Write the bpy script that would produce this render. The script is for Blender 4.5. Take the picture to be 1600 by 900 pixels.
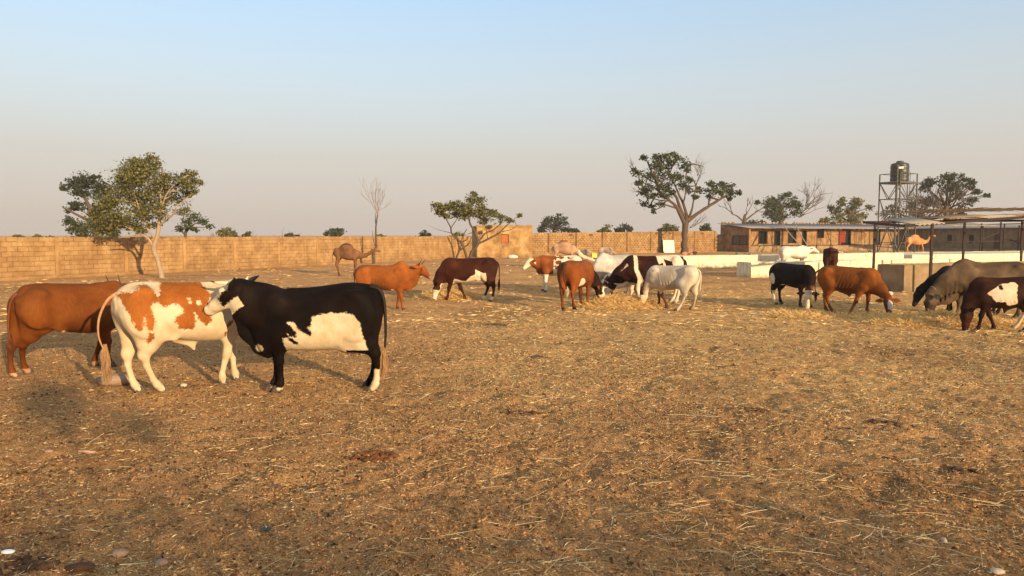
import bpy, math, random
import numpy as np
from mathutils import Vector, Matrix

# ------------------------------------------------------------------ camera, sky, sun
scene = bpy.context.scene
for o in list(bpy.data.objects):
    bpy.data.objects.remove(o)
F = 1155.0
SKY_K = 0.92
PITCH = math.atan(82.0 / F)
CAMH = 1.8
cam_data = bpy.data.cameras.new('camera')
cam_data.sensor_width = 36.0
cam_data.lens = 36.0 * F / 1600.0
cam_data.clip_start = 0.05
cam_data.clip_end = 20000
cam = bpy.data.objects.new('camera', cam_data)
scene.collection.objects.link(cam)
cam.location = (0, 0, CAMH)
cam.rotation_euler = (math.pi / 2 - PITCH, 0, 0)
scene.camera = cam
scene.render.resolution_x = 1024
scene.render.resolution_y = 576

SUN_EL = math.radians(11.5)
SUN_AZ = math.radians(36)          # behind the camera, to the right
SUN_DIR = Vector((math.sin(SUN_AZ) * math.cos(SUN_EL), -math.cos(SUN_AZ) * math.cos(SUN_EL), math.sin(SUN_EL)))
world = bpy.data.worlds.new('World')
scene.world = world
world.use_nodes = True
wn = world.node_tree.nodes
wl = world.node_tree.links
bg = wn['Background']
sky = wn.new('ShaderNodeTexSky')
sky.sky_type = 'NISHITA'
sky.sun_disc = False
sky.sun_elevation = SUN_EL
sky.sun_rotation = math.atan2(SUN_DIR.x, SUN_DIR.y)
sky.altitude = 0
sky.air_density = 1.0
sky.dust_density = 1.0
sky.ozone_density = 1.5
# dusty Sahel air: the blue of the sky sinks into a pale beige veil towards the horizon, all the way round
wtc = wn.new('ShaderNodeTexCoord'); wsx = wn.new('ShaderNodeSeparateXYZ'); wl.new(wtc.outputs['Generated'], wsx.inputs[0])
wr = wn.new('ShaderNodeValToRGB'); wl.new(wsx.outputs[2], wr.inputs[0])
SKY_STOPS = [(0.0, 1.0, (2.62, 2.26, 2.0)), (.10, .93, (2.68, 2.42, 2.18)), (.20, .74, (2.6, 2.72, 2.72)), (.32, .55, (2.2, 2.9, 3.6)), (.6, .60, (2.9, 3.0, 3.1)), (1.0, .62, (3.0, 3.0, 3.0))]
wr.color_ramp.elements.remove(wr.color_ramp.elements[0])
wc = wn.new('ShaderNodeValToRGB'); wl.new(wsx.outputs[2], wc.inputs[0]); wc.color_ramp.elements.remove(wc.color_ramp.elements[0])
for i, (p_, f_, c_) in enumerate(SKY_STOPS):
    e_ = wr.color_ramp.elements[0] if i == 0 else wr.color_ramp.elements.new(p_)
    e_.position = p_; e_.color = (f_, f_, f_, 1)
    e_ = wc.color_ramp.elements[0] if i == 0 else wc.color_ramp.elements.new(p_)
    e_.position = p_; e_.color = (c_[0] / 4, c_[1] / 4, c_[2] / 4, 1)
wsc = wn.new('ShaderNodeVectorMath'); wsc.operation = 'SCALE'; wl.new(wc.outputs[0], wsc.inputs[0]); wsc.inputs['Scale'].default_value = 4.0 * SKY_K
wm = wn.new('ShaderNodeMix'); wm.data_type = 'RGBA'
wl.new(wr.outputs[0], wm.inputs[0]); wl.new(sky.outputs[0], wm.inputs[6]); wl.new(wsc.outputs[0], wm.inputs[7])
wl.new(wm.outputs[2], bg.inputs[0])
bg.inputs[1].default_value = 0.15
sun_data = bpy.data.lights.new('sun', 'SUN')
sun_data.energy = 4.0
sun_data.angle = math.radians(0.55)
sun_data.color = (1.0, 0.74, 0.44)
sun = bpy.data.objects.new('sun', sun_data)
scene.collection.objects.link(sun)
sun.rotation_euler = SUN_DIR.to_track_quat('Z', 'Y').to_euler()
scene.view_settings.view_transform = 'Standard'
scene.view_settings.look = 'None'
scene.view_settings.exposure = 0.84
scene.view_settings.gamma = 1.0

# ------------------------------------------------------------------ helpers
random.seed(7)
rng = np.random.default_rng(7)
COL = scene.collection
CT, ST = math.cos(PITCH), math.sin(PITCH)

def ray(px, py):
    u = (450.0 - py) / F
    return Vector(((px - 800.0) / F, CT + u * ST, -ST + u * CT))

def G(px, py, z=0.0):
    r = ray(px, py)
    t = (z - CAMH) / r.z
    return Vector((r.x * t, r.y * t, z))

def AT(px, py, Y):
    r = ray(px, py)
    t = Y / r.y
    return Vector((r.x * t, Y, CAMH + r.z * t))

def rotz(v, a):
    c, s = math.cos(a), math.sin(a)
    return Vector((v[0] * c - v[1] * s, v[0] * s + v[1] * c, v[2]))

def hash2(ix, iy, seed):
    h = (ix.astype(np.int64) * 374761393 + iy.astype(np.int64) * 668265263 + seed * 1442695041) & 0x7fffffff
    h = ((h ^ (h >> 13)) * 1274126177) & 0x7fffffff
    h = h ^ (h >> 16)
    return (h & 0xffff) / 65535.0

def vnoise(x, y, seed=0):
    x = np.asarray(x, float); y = np.asarray(y, float)
    ix = np.floor(x); iy = np.floor(y)
    fx = x - ix; fy = y - iy
    fx = fx * fx * (3 - 2 * fx); fy = fy * fy * (3 - 2 * fy)
    a = hash2(ix, iy, seed); b = hash2(ix + 1, iy, seed)
    c = hash2(ix, iy + 1, seed); d = hash2(ix + 1, iy + 1, seed)
    return (a * (1 - fx) + b * fx) * (1 - fy) + (c * (1 - fx) + d * fx) * fy

def fbm(x, y, octs=3, seed=0):
    s = 0; a = .5; t = 0
    for i in range(octs):
        s = s + a * vnoise(np.asarray(x) * 2 ** i + 17.3 * i, np.asarray(y) * 2 ** i - 9.1 * i, seed + i)
        t += a; a *= .5
    return s / t

def ground_h(x, y):
    x = np.asarray(x, float); y = np.asarray(y, float)
    r = np.sqrt(x * x + y * y)
    h = 0.022 * (fbm(x * .9, y * .9, 2, 3) - .5)
    lump = fbm(x * 5.5, y * 5.5, 3, 11)
    h = h + 0.042 * (lump - .5) * np.clip((60 - r) / 40, .15, 1)
    pit = np.clip(fbm(x * 3.2 + 5, y * 3.2, 2, 31) - .60, 0, 1)
    h = h - 0.13 * pit * np.clip((60 - r) / 40, 0, 1)
    fine = fbm(x * 20, y * 20, 3, 51)
    h = h + 0.026 * (fine - .5) * np.clip((25 - r) / 15, 0, 1)
    return h

def gh(x, y):
    return float(ground_h(np.array([x]), np.array([y]))[0])

def link(o):
    COL.objects.link(o); return o

def mesh_np(name, verts, faces_flat, loop_totals, mat=None, smooth=False, parent=None):
    me = bpy.data.meshes.new(name)
    verts = np.asarray(verts, np.float32).reshape(-1, 3)
    faces_flat = np.asarray(faces_flat, np.int32).ravel()
    lt = np.asarray(loop_totals, np.int32).ravel()
    me.vertices.add(len(verts)); me.vertices.foreach_set('co', verts.ravel())
    me.loops.add(len(faces_flat)); me.loops.foreach_set('vertex_index', faces_flat)
    me.polygons.add(len(lt))
    ls = np.zeros(len(lt), np.int32); ls[1:] = np.cumsum(lt)[:-1]
    me.polygons.foreach_set('loop_start', ls)
    me.polygons.foreach_set('loop_total', lt)
    me.update(calc_edges=True)
    if smooth:
        me.polygons.foreach_set('use_smooth', np.ones(len(lt), bool))
    if mat: me.materials.append(mat)
    o = bpy.data.objects.new(name, me)
    if parent: o.parent = parent
    return link(o)

class MB:
    """collects simple shapes and builds them as one mesh object"""
    def __init__(self): self.v = []; self.f = []
    def add(self, vs, fs):
        n = len(self.v); self.v += [tuple(v) for v in vs]
        self.f += [[i + n for i in f] for f in fs]; return self
    def box(self, c, size, rz=0.0, taper=1.0, jit=0.0):
        sx, sy, sz = size[0] / 2, size[1] / 2, size[2] / 2
        vs = []
        for dz in (-1, 1):
            t = taper if dz > 0 else 1.0
            for dx, dy in ((-1, -1), (1, -1), (1, 1), (-1, 1)):
                p = rotz((dx * sx * t + random.uniform(-jit, jit), dy * sy * t + random.uniform(-jit, jit), dz * sz + random.uniform(-jit, jit)), rz)
                vs.append((p[0] + c[0], p[1] + c[1], p[2] + c[2]))
        return self.add(vs, [(0, 3, 2, 1), (4, 5, 6, 7), (0, 1, 5, 4), (1, 2, 6, 5), (2, 3, 7, 6), (3, 0, 4, 7)])
    def tube(self, pts, rad, n=6, cap=True):
        pts = [Vector(p) for p in pts]
        if not hasattr(rad, '__len__'): rad = [rad] * len(pts)
        base = len(self.v)
        prev = None
        for i, p in enumerate(pts):
            if i == 0: d = pts[1] - p
            elif i == len(pts) - 1: d = p - pts[i - 1]
            else: d = pts[i + 1] - pts[i - 1]
            if d.length < 1e-9: d = Vector((0, 0, 1))
            d.normalize()
            if prev is None:
                a = Vector((0, 0, 1)) if abs(d.z) < .9 else Vector((1, 0, 0))
                u = d.cross(a).normalized()
            else:
                u = (prev - d * prev.dot(d))
                u = u.normalized() if u.length > 1e-6 else d.orthogonal().normalized()
            prev = u
            w = d.cross(u)
            for k in range(n):
                an = 2 * math.pi * k / n
                q = p + (u * math.cos(an) + w * math.sin(an)) * rad[i]
                self.v.append(tuple(q))
        for i in range(len(pts) - 1):
            for k in range(n):
                a = base + i * n + k; b = base + i * n + (k + 1) % n
                self.f.append([a, b, b + n, a + n])
        if cap:
            self.f.append([base + k for k in range(n)][::-1])
            e = base + (len(pts) - 1) * n
            self.f.append([e + k for k in range(n)])
        return self
    def beam(self, a, b, w, h=None):
        """rectangular bar from a to b"""
        h = h or w
        a = Vector(a); b = Vector(b); d = (b - a).normalized()
        up = Vector((0, 0, 1)) if abs(d.z) < .95 else Vector((0, 1, 0))
        s = d.cross(up).normalized(); u = s.cross(d).normalized()
        vs = []
        for p in (a, b):
            for i, j in ((-1, -1), (1, -1), (1, 1), (-1, 1)):
                vs.append(p + s * (i * w / 2) + u * (j * h / 2))
        return self.add(vs, [(0, 3, 2, 1), (4, 5, 6, 7), (0, 1, 5, 4), (1, 2, 6, 5), (2, 3, 7, 6), (3, 0, 4, 7)])
    def ico(self, c, r, sub=1, squash=(1, 1, 1), jit=0.0, rz=0.0):
        import bmesh
        bm = bmesh.new(); bmesh.ops.create_icosphere(bm, subdivisions=sub, radius=1)
        vs = []
        for v in bm.verts:
            k = 1 + random.uniform(-jit, jit)
            p = rotz((v.co.x * r * squash[0] * k, v.co.y * r * squash[1] * k, v.co.z * r * squash[2] * k), rz)
            vs.append((p[0] + c[0], p[1] + c[1], p[2] + c[2]))
        fs = [[v.index for v in f.verts] for f in bm.faces]
        bm.free()
        return self.add(vs, fs)
    def build(self, name, mat, parent=None, smooth=False):
        me = bpy.data.meshes.new(name)
        me.from_pydata(self.v, [], self.f)
        if smooth: me.polygons.foreach_set('use_smooth', [True] * len(me.polygons))
        if mat: me.materials.append(mat)
        o = bpy.data.objects.new(name, me)
        if parent: o.parent = parent
        return link(o)

def tag(o, label=None, cat=None, group=None, kind=None):
    if label: o['label'] = label
    if cat: o['category'] = cat
    if group: o['group'] = group
    if kind: o['kind'] = kind
    return o

def empty(name, loc, rz=0.0):
    o = bpy.data.objects.new(name, None)
    o.empty_display_size = .3
    o.location = loc; o.rotation_euler = (0, 0, rz)
    return link(o)

# ------------------------------------------------------------------ materials
class NT:
    def __init__(self, name):
        self.m = bpy.data.materials.new(name); self.m.use_nodes = True
        self.n = self.m.node_tree.nodes; self.l = self.m.node_tree.links
        self.b = self.n['Principled BSDF']
        self.tc = self.n.new('ShaderNodeTexCoord')
    def node(self, t, **kw):
        x = self.n.new(t)
        for k, v in kw.items(): setattr(x, k, v)
        return x
    def link(self, a, b): self.l.new(a, b)
    def noise(self, scale, detail=4, rough=.55, vec=None, dist=0.0):
        x = self.n.new('ShaderNodeTexNoise')
        x.inputs['Scale'].default_value = scale; x.inputs['Detail'].default_value = detail
        x.inputs['Roughness'].default_value = rough; x.inputs['Distortion'].default_value = dist
        self.l.new(vec if vec is not None else self.tc.outputs['Object'], x.inputs['Vector'])
        return x.outputs[0]
    def vor(self, scale, vec=None, feature='F1', out=0):
        x = self.n.new('ShaderNodeTexVoronoi'); x.feature = feature
        x.inputs['Scale'].default_value = scale
        self.l.new(vec if vec is not None else self.tc.outputs['Object'], x.inputs['Vector'])
        return x.outputs[out]
    def mapping(self, scale=(1, 1, 1), rot=(0, 0, 0), src=None):
        x = self.n.new('ShaderNodeMapping')
        x.inputs['Scale'].default_value = scale; x.inputs['Rotation'].default_value = rot
        self.l.new(src if src is not None else self.tc.outputs['Object'], x.inputs['Vector'])
        return x.outputs[0]
    def ramp(self, v, stops):
        x = self.n.new('ShaderNodeValToRGB')
        cr = x.color_ramp
        while len(cr.elements) < len(stops): cr.elements.new(.5)
        for e, (p, c) in zip(cr.elements, stops):
            e.position = p
            e.color = (c, c, c, 1) if not hasattr(c, '__len__') else (c[0], c[1], c[2], 1)
        self.l.new(v, x.inputs[0])
        return x.outputs[0]
    def mix(self, fac, a, b, mode='MIX'):
        x = self.n.new('ShaderNodeMix'); x.data_type = 'RGBA'; x.blend_type = mode
        for s, v in ((x.inputs[0], fac), (x.inputs[6], a), (x.inputs[7], b)):
            if hasattr(v, 'links') or isinstance(v, bpy.types.NodeSocket): self.l.new(v, s)
            elif hasattr(v, '__len__'): s.default_value = (v[0], v[1], v[2], 1)
            else: s.default_value = v if s == x.inputs[0] else (v, v, v, 1)
        return x.outputs[2]
    def math(self, op, a, b=0.0, c=0.0, clamp=False):
        x = self.n.new('ShaderNodeMath'); x.operation = op; x.use_clamp = clamp
        for s, v in zip(x.inputs, (a, b, c)):
            if isinstance(v, bpy.types.NodeSocket): self.l.new(v, s)
            else: s.default_value = v
        return x.outputs[0]
    def attr(self, name):
        x = self.n.new('ShaderNodeAttribute'); x.attribute_name = name
        return x.outputs['Fac']
    def bump(self, h, strength=.5, dist=.02, prev=None):
        x = self.n.new('ShaderNodeBump')
        x.inputs['Strength'].default_value = strength; x.inputs['Distance'].default_value = dist
        self.l.new(h, x.inputs['Height'])
        if prev is not None: self.l.new(prev, x.inputs['Normal'])
        return x.outputs[0]
    def out(self, col=None, rough=.9, normal=None, spec=.25, metal=0.0, sheen=0.0):
        b = self.b
        if col is not None:
            if isinstance(col, bpy.types.NodeSocket): self.l.new(col, b.inputs['Base Color'])
            else: b.inputs['Base Color'].default_value = (col[0], col[1], col[2], 1)
        if isinstance(rough, bpy.types.NodeSocket): self.l.new(rough, b.inputs['Roughness'])
        else: b.inputs['Roughness'].default_value = rough
        if normal is not None: self.l.new(normal, b.inputs['Normal'])
        b.inputs['Specular IOR Level'].default_value = spec
        b.inputs['Metallic'].default_value = metal
        if sheen: b.inputs['Sheen Weight'].default_value = sheen; b.inputs['Sheen Roughness'].default_value = .5
        return self.m

def simple_mat(name, c1, c2, scale=8, rough=.85, bump=.3, bdist=.01, spec=.25, metal=0.0, detail=5, stretch=(1, 1, 1), rnd=0.0):
    t = NT(name)
    v = t.mapping(stretch)
    n = t.noise(scale, detail, .6, v)
    col = t.ramp(n, [(.32, c1), (.68, c2)])
    if rnd:
        oi = t.node('ShaderNodeObjectInfo'); ge = t.node('ShaderNodeNewGeometry')
        r = t.math('FRACT', t.math('ADD', oi.outputs['Random'], ge.outputs['Random Per Island']))
        f = t.math('MULTIPLY_ADD', r, 2 * rnd, 1 - rnd)
        mm = t.node('ShaderNodeVectorMath', operation='SCALE')
        t.link(col, mm.inputs[0]); t.link(f, mm.inputs['Scale'])
        col = mm.outputs[0]
    b = t.bump(t.noise(scale * 6, 4, .6, v), bump, bdist)
    return t.out(col, rough, b, spec, metal)
# ------------------------------------------------------------------ ground
def sstep(a, b, x):
    t = np.clip((x - a) / (b - a), 0, 1); return t * t * (3 - 2 * t)

def hay_density(x, y):
    """how thickly straw lies on the ground"""
    x = np.asarray(x, float); y = np.asarray(y, float)
    d = 0.10 + .05 * np.clip((x + 1) / 4, 0, 1) + 0 * x
    side = sstep(-3.5, 3.0, x - (y - 9) * .10)
    d = d + .62 * side * sstep(5.0, 10.5, y) * (1 - sstep(19, 30, y))
    band = np.exp(-((y - 15.5 - .05 * x) / 3.0) ** 2) * sstep(-3, 4, x)
    d = d + .55 * band
    left = (1 - side) * sstep(5, 9, y) * (1 - sstep(30, 45, y))
    d = d + .12 * left
    d = d * (.35 + 1.3 * fbm(x * .55 + 3, y * .35, 3, 71))
    return np.clip(d, 0, 1)

def make_ground():
    a1 = np.radians(np.linspace(90 + 42, 90 - 42, 640))
    a2 = np.radians(np.linspace(90 - 42, 90 - 318, 60))[1:-1]
    ang = np.concatenate([a1, a2])
    rad = [0.6]
    while rad[-1] < 70: rad.append(rad[-1] * (1.0064 if rad[-1] > 3.2 else 1.06))
    while rad[-1] < 9000: rad.append(rad[-1] * 1.12)
    rad = np.array(rad)
    R, A = np.meshgrid(rad, ang, indexing='ij')
    X = R * np.cos(A); Y = R * np.sin(A)
    Z = ground_h(X, Y)
    Z = np.where(R > 400, 0, Z)
    nr, na = R.shape
    V = np.stack([X, Y, Z], -1).reshape(-1, 3)
    V = np.vstack([V, [[0, 0, 0]]])
    i = np.arange(nr - 1)[:, None]; j = np.arange(na)[None, :]
    j2 = (j + 1) % na
    q = np.stack([i * na + j, i * na + j2, (i + 1) * na + j2, (i + 1) * na + j], -1).reshape(-1, 4)
    c = len(V) - 1
    tri = np.stack([np.full(na, c), (np.arange(na) + 1) % na, np.arange(na)], -1)
    flat = np.concatenate([q.ravel(), tri.ravel()])
    lt = np.concatenate([np.full(len(q), 4), np.full(len(tri), 3)])
    t = NT('ground_soil')
    hay = t.attr('hay')
    n1 = t.noise(.7, 5, .6); n2 = t.noise(9, 6, .65); n3 = t.noise(60, 4, .7)
    col = t.ramp(n1, [(.3, (.540, .240, .083)), (.55, (.700, .330, .120)), (.75, (.790, .415, .165))])
    col = t.mix(t.math('MULTIPLY', t.ramp(n2, [(.48, 0.0), (.62, 1.0)]), .60), col, (.230, .105, .045))
    col = t.mix(t.ramp(n3, [(.45, 0.0), (.62, .75)]), col, (.74, .50, .26))
    col = t.mix(t.ramp(t.noise(130, 3, .7, t.mapping((.5, 1.2, 1))), [(.54, 0.0), (.62, .65)]), col, (.13, .065, .03))
    # dark trampled dung specks
    sp = t.noise(34, 4, .7, t.mapping((.55, 1.3, 1)))
    col = t.mix(t.ramp(sp, [(.57, 0.0), (.63, .85)]), col, (.075, .038, .020))
    # straw fibres lying in many directions
    fib = None
    for k, (r, s) in enumerate([(0.2, 1.0), (1.0, 1.25), (-.6, .8), (1.9, 1.1)]):
        v = t.mapping((17 * s, 190 * s, 10), (0, 0, r))
        f = t.ramp(t.noise(1.0, 2, .5, v, .3), [(.665, 0.0), (.70, 1.0)])
        fib = f if fib is None else t.math('MAXIMUM', fib, f)
    fibm = t.math('MULTIPLY', fib, t.math('MULTIPLY_ADD', hay, 1.0, .22), clamp=True)
    col = t.mix(fibm, col, (.74, .56, .28))
    # far away the litter only reads as patches of straw
    big = t.noise(2.2, 6, .7, t.mapping((.5, 1.3, 1)))
    wash = t.math('MULTIPLY', t.ramp(big, [(.42, 0.0), (.62, 1.0)]), t.math('MULTIPLY', hay, .95), clamp=True)
    col = t.mix(wash, col, (.78, .50, .19))
    col = t.mix(1.0, col, t.ramp(t.noise(.33, 5, .65, None, .6), [(.34, (.74, .72, .70)), (.5, (.98, .98, .98)), (.66, (1.16, 1.12, 1.05))]), 'MULTIPLY')
    b1 = t.bump(t.noise(13, 7, .80), .9, .07)
    b2 = t.bump(t.noise(60, 4, .75), .9, .022, b1)
    m = t.out(col, 1.0, b2, 0.0)
    o = mesh_np('ground', V, flat, lt, m, smooth=True)
    at = o.data.attributes.new('hay', 'FLOAT', 'POINT')
    at.data.foreach_set('value', hay_density(V[:, 0], V[:, 1]).astype(np.float32))
    tag(o, 'trampled brown earth of the cattle yard littered with straw and dung', kind='structure')
    return o
make_ground()

def straw_mesh(name, P, L, az, tilt, w, bend, mat, kind_label, cat='straw'):
    """P Nx3 centres; flat strips of three points with a ridge, lying on the ground"""
    n = len(P)
    d = np.stack([np.cos(az) * np.cos(tilt), np.sin(az) * np.cos(tilt), np.sin(tilt)], -1)
    s = np.stack([-np.sin(az), np.cos(az), np.zeros(n)], -1)
    V = np.zeros((n, 9, 3), np.float32)
    for k, tt in enumerate((-.5, 0, .5)):
        c = P + d * (L * tt)[:, None] + s * (bend * (abs(tt) * 2) ** 2)[:, None]
        ww = w * (1 if k == 1 else .6)
        V[:, k * 3 + 0] = c - s * ww[:, None]
        up = np.zeros((n, 3)); up[:, 2] = w * 1.3
        V[:, k * 3 + 1] = c + up
        V[:, k * 3 + 2] = c + s * ww[:, None]
    base = (np.arange(n) * 9)[:, None, None]
    q = np.array([[0, 3, 4, 1], [1, 4, 5, 2], [3, 6, 7, 4], [4, 7, 8, 5]])[None]
    fq = (base + q).reshape(-1, 4)
    o = mesh_np(name, V.reshape(-1, 3), fq, np.full(len(fq), 4), mat)
    tag(o, kind_label, cat, kind='stuff')
    return o

def straw_mat():
    t = NT('straw')
    g = t.node('ShaderNodeNewGeometry')
    col = t.ramp(g.outputs['Random Per Island'], [(0, (.38, .20, .075)), (.35, (.64, .40, .14)), (.75, (.84, .58, .24)), (1, (.90, .74, .42))])
    return t.out(col, .85, None, .08)
STRAW = straw_mat()

def thin_straw(name, P, L, az, tilt, w, mat, label):
    n = len(P)
    d = np.stack([np.cos(az) * np.cos(tilt), np.sin(az) * np.cos(tilt), np.sin(tilt)], -1) * (L / 2)[:, None]
    s = np.stack([-np.sin(az), np.cos(az), rng.normal(0, .6, n)], -1) * w[:, None]
    V = np.stack([P - d - s * .6, P - d * .1 - s, P + d, P - d * .1 + s], 1).reshape(-1, 3)
    f = (np.arange(n) * 4)[:, None] + np.array([[0, 1, 2, 3]])
    tag(mesh_np(name, V, f, np.full(n, 4), mat), label, 'straw', kind='stuff')

def scatter_straw():
    N = 380000
    # radius distribution: even in image rows near, thinner far
    u = rng.random(N)
    r = 3.0 * (34 / 3.0) ** (u ** .80)
    a = np.radians(rng.uniform(90 - 40, 90 + 40, N))
    x = r * np.cos(a); y = r * np.sin(a)
    keep = rng.random(N) < (hay_density(x, y) * 1.05 + .03) * (.45 + .9 * (fbm(x * 1.6, y * 1.6, 2, 5) > .5))
    x = x[keep]; y = y[keep]; r = r[keep]; n = len(x)
    L = np.exp(rng.normal(-3.2, .58, n)); L = np.clip(L, .012, .30)
    L *= np.clip(.75 + r * .02, .75, 1.1)
    z = ground_h(x, y) + .004 + rng.random(n) * .012
    az = rng.uniform(0, math.pi, n)
    tilt = rng.normal(0, .10, n)
    w = np.clip(.0010 + .00013 * r, 0, .0032) * rng.uniform(.6, 1.3, n)
    bend = L * rng.normal(0, .10, n)
    thin_straw('loose_straw', np.stack([x, y, z], -1), L, az, tilt, w * .95, STRAW, 'loose golden straw stems strewn over the trampled yard')
    n = 42000
    r = 15 * (62 / 15) ** rng.random(n); a = np.radians(rng.uniform(52, 128, n)); x = r * np.cos(a); y = r * np.sin(a)
    k = rng.random(n) < np.clip(.15 + 1.2 * hay_density(x, y), 0, 1) * (fbm(x * .9, y * .5, 3, 33) > .47); x, y, r = x[k], y[k], r[k]; n = len(x)
    thin_straw('straw_tufts', np.stack([x, y, ground_h(x, y) + .01 + .02 * rng.random(n)], -1), rng.uniform(.08, .30, n), rng.uniform(0, math.pi, n), rng.normal(0, .08, n), .0035 + .00022 * r * rng.uniform(.5, 1.3, n), STRAW, 'flattened straw tufts over the farther yard')
scatter_straw()

def chips(name, n, rmax, size, mat, label, dens, lift=.004, flat=.5):
    """small angular clods and chaff flakes, three-sided pyramids"""
    r = 3.1 * (rmax / 3.1) ** (rng.random(n) ** .85); a = np.radians(rng.uniform(48, 132, n))
    x = r * np.cos(a); y = r * np.sin(a)
    k = rng.random(n) < dens(x, y); x, y, r = x[k], y[k], r[k]; n = len(x)
    s = size * np.exp(np.clip(rng.normal(0, .42, n), -1, .75)) * (1 + .05 * (r - 3))
    ph = rng.uniform(0, 6.28, n); el = rng.uniform(1.0, 2.2, n); z = ground_h(x, y) + lift * rng.random(n)
    V = np.zeros((n, 4, 3), np.float32); th = rng.uniform(0, 6.28, n)
    for j in range(3):
        b = ph + j * 2.094 + rng.normal(0, .3, n)
        dx = np.cos(b) * s * el; dy = np.sin(b) * s / el
        V[:, j, 0] = x + dx * np.cos(th) - dy * np.sin(th); V[:, j, 1] = y + dx * np.sin(th) + dy * np.cos(th); V[:, j, 2] = z - .002
    V[:, 3, 0] = x + rng.normal(0, .3, n) * s; V[:, 3, 1] = y + rng.normal(0, .3, n) * s; V[:, 3, 2] = z + s * flat * rng.uniform(.5, 1.5, n)
    f = (np.arange(n) * 4)[:, None, None] + np.array([[0, 1, 3], [1, 2, 3], [2, 0, 3]])[None]
    o = mesh_np(name, V.reshape(-1, 3), f.reshape(-1, 3), np.full(n * 3, 3), mat)
    tag(o, label, 'debris', kind='stuff')
CLODM = None
def clod_mat(name, stops):
    t = NT(name); g = t.node('ShaderNodeNewGeometry')
    return t.out(t.ramp(g.outputs['Random Per Island'], stops), 1.0, None, 0.0)
patchy = lambda x, y: np.clip(.25 + 1.6 * (fbm(x * 1.3, y * 1.3, 3, 21) - .38), .1, 1)
chips('soil_clods', 90000, 16, .0062, clod_mat('clod', [(0, (.07, .032, .016)), (.35, (.24, .11, .046)), (.7, (.50, .24, .09)), (1, (.68, .38, .17))]), 'small brown clods and crumbs of trampled earth', patchy, flat=1.0)
chips('chaff', 110000, 18, .0050, clod_mat('chaff', [(0, (.40, .22, .085)), (.5, (.66, .43, .18)), (1, (.88, .70, .40))]), 'fine pale chaff trodden into the yard', lambda x, y: np.clip(.3 + hay_density(x, y), 0, 1) * (.4 + .8 * (fbm(x * 2.2, y * 2.2, 2, 22) > .47)), flat=.35)

def pale_straw_mat(name, c):
    t = NT(name)
    g = t.node('ShaderNodeNewGeometry')
    return t.out(t.ramp(g.outputs['Random Per Island'], c), .8, None, .1)
STRAW_LONG = pale_straw_mat('bleached_straw', [(0, (.62, .42, .17)), (.5, (.86, .66, .34)), (1, (.95, .80, .50))])
HAY = pale_straw_mat('golden_hay', [(0, (.46, .22, .06)), (.4, (.78, .45, .14)), (1, (.90, .64, .27))])
def long_straw():
    n = 3000
    r = 3.2 * (14 / 3.2) ** rng.random(n); a = np.radians(rng.uniform(50, 130, n))
    x = r * np.cos(a); y = r * np.sin(a)
    k = rng.random(n) < np.clip(.35 + .14 * x + .5 * (fbm(x * .8, y * .8, 2, 91) - .5), .12, 1)
    x, y, r = x[k], y[k], r[k]; n = len(x)
    L = np.clip(np.exp(rng.normal(-2.0, .5, n)), .05, .50)
    straw_mesh('long_straw', np.stack([x, y, ground_h(x, y) + .010 + rng.random(n) * .02], -1), L, rng.uniform(0, math.pi, n), rng.normal(0, .09, n),
               rng.uniform(.0008, .0017, n), L * rng.normal(0, .07, n), STRAW_LONG, 'long bleached straw stems scattered over the near ground')
long_straw()

def hay_heap(c, rx, ry, h, n, label, seed):
    g = np.random.default_rng(seed)
    a = g.uniform(0, 2 * math.pi, n); q = np.sqrt(g.random(n)) * 1.05
    x = c[0] + rx * q * np.cos(a); y = c[1] + ry * q * np.sin(a)
    top = h * np.clip(1 - q * q, 0, 1) * (.6 + .8 * fbm(x * 3, y * 3, 2, seed))
    z = ground_h(x, y) + top * (1 - .45 * g.random(n)) + .01
    L = g.uniform(.08, .30, n); az = g.uniform(-1.6, 1.6, n)
    straw_mesh('hay_heap', np.stack([x, y, z], -1), L, az, g.normal(0, .42, n),
               np.full(n, .0046) * g.uniform(.6, 1.4, n), L * g.normal(0, .15, n), HAY, label, 'hay')

hay_heap(G(968, 478), 1.1, .9, .24, 9000, 'loose golden hay heap between the grazing brown and pied cows', 1)
hay_heap(G(700, 465), .9, .8, .20, 6000, 'small hay heap under the muzzle of the dark red cow', 2)
hay_heap(G(1480, 507), 1.5, .7, .20, 9000, 'flat hay heap in front of the grey zebu', 3)
hay_heap(G(1258, 494), .9, .6, .08, 3500, 'thin hay spread beneath the white faced black cow', 4)
hay_heap(G(1372, 497), .8, .6, .07, 2500, 'thin hay spread beneath the lean brown cow', 5)
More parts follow.
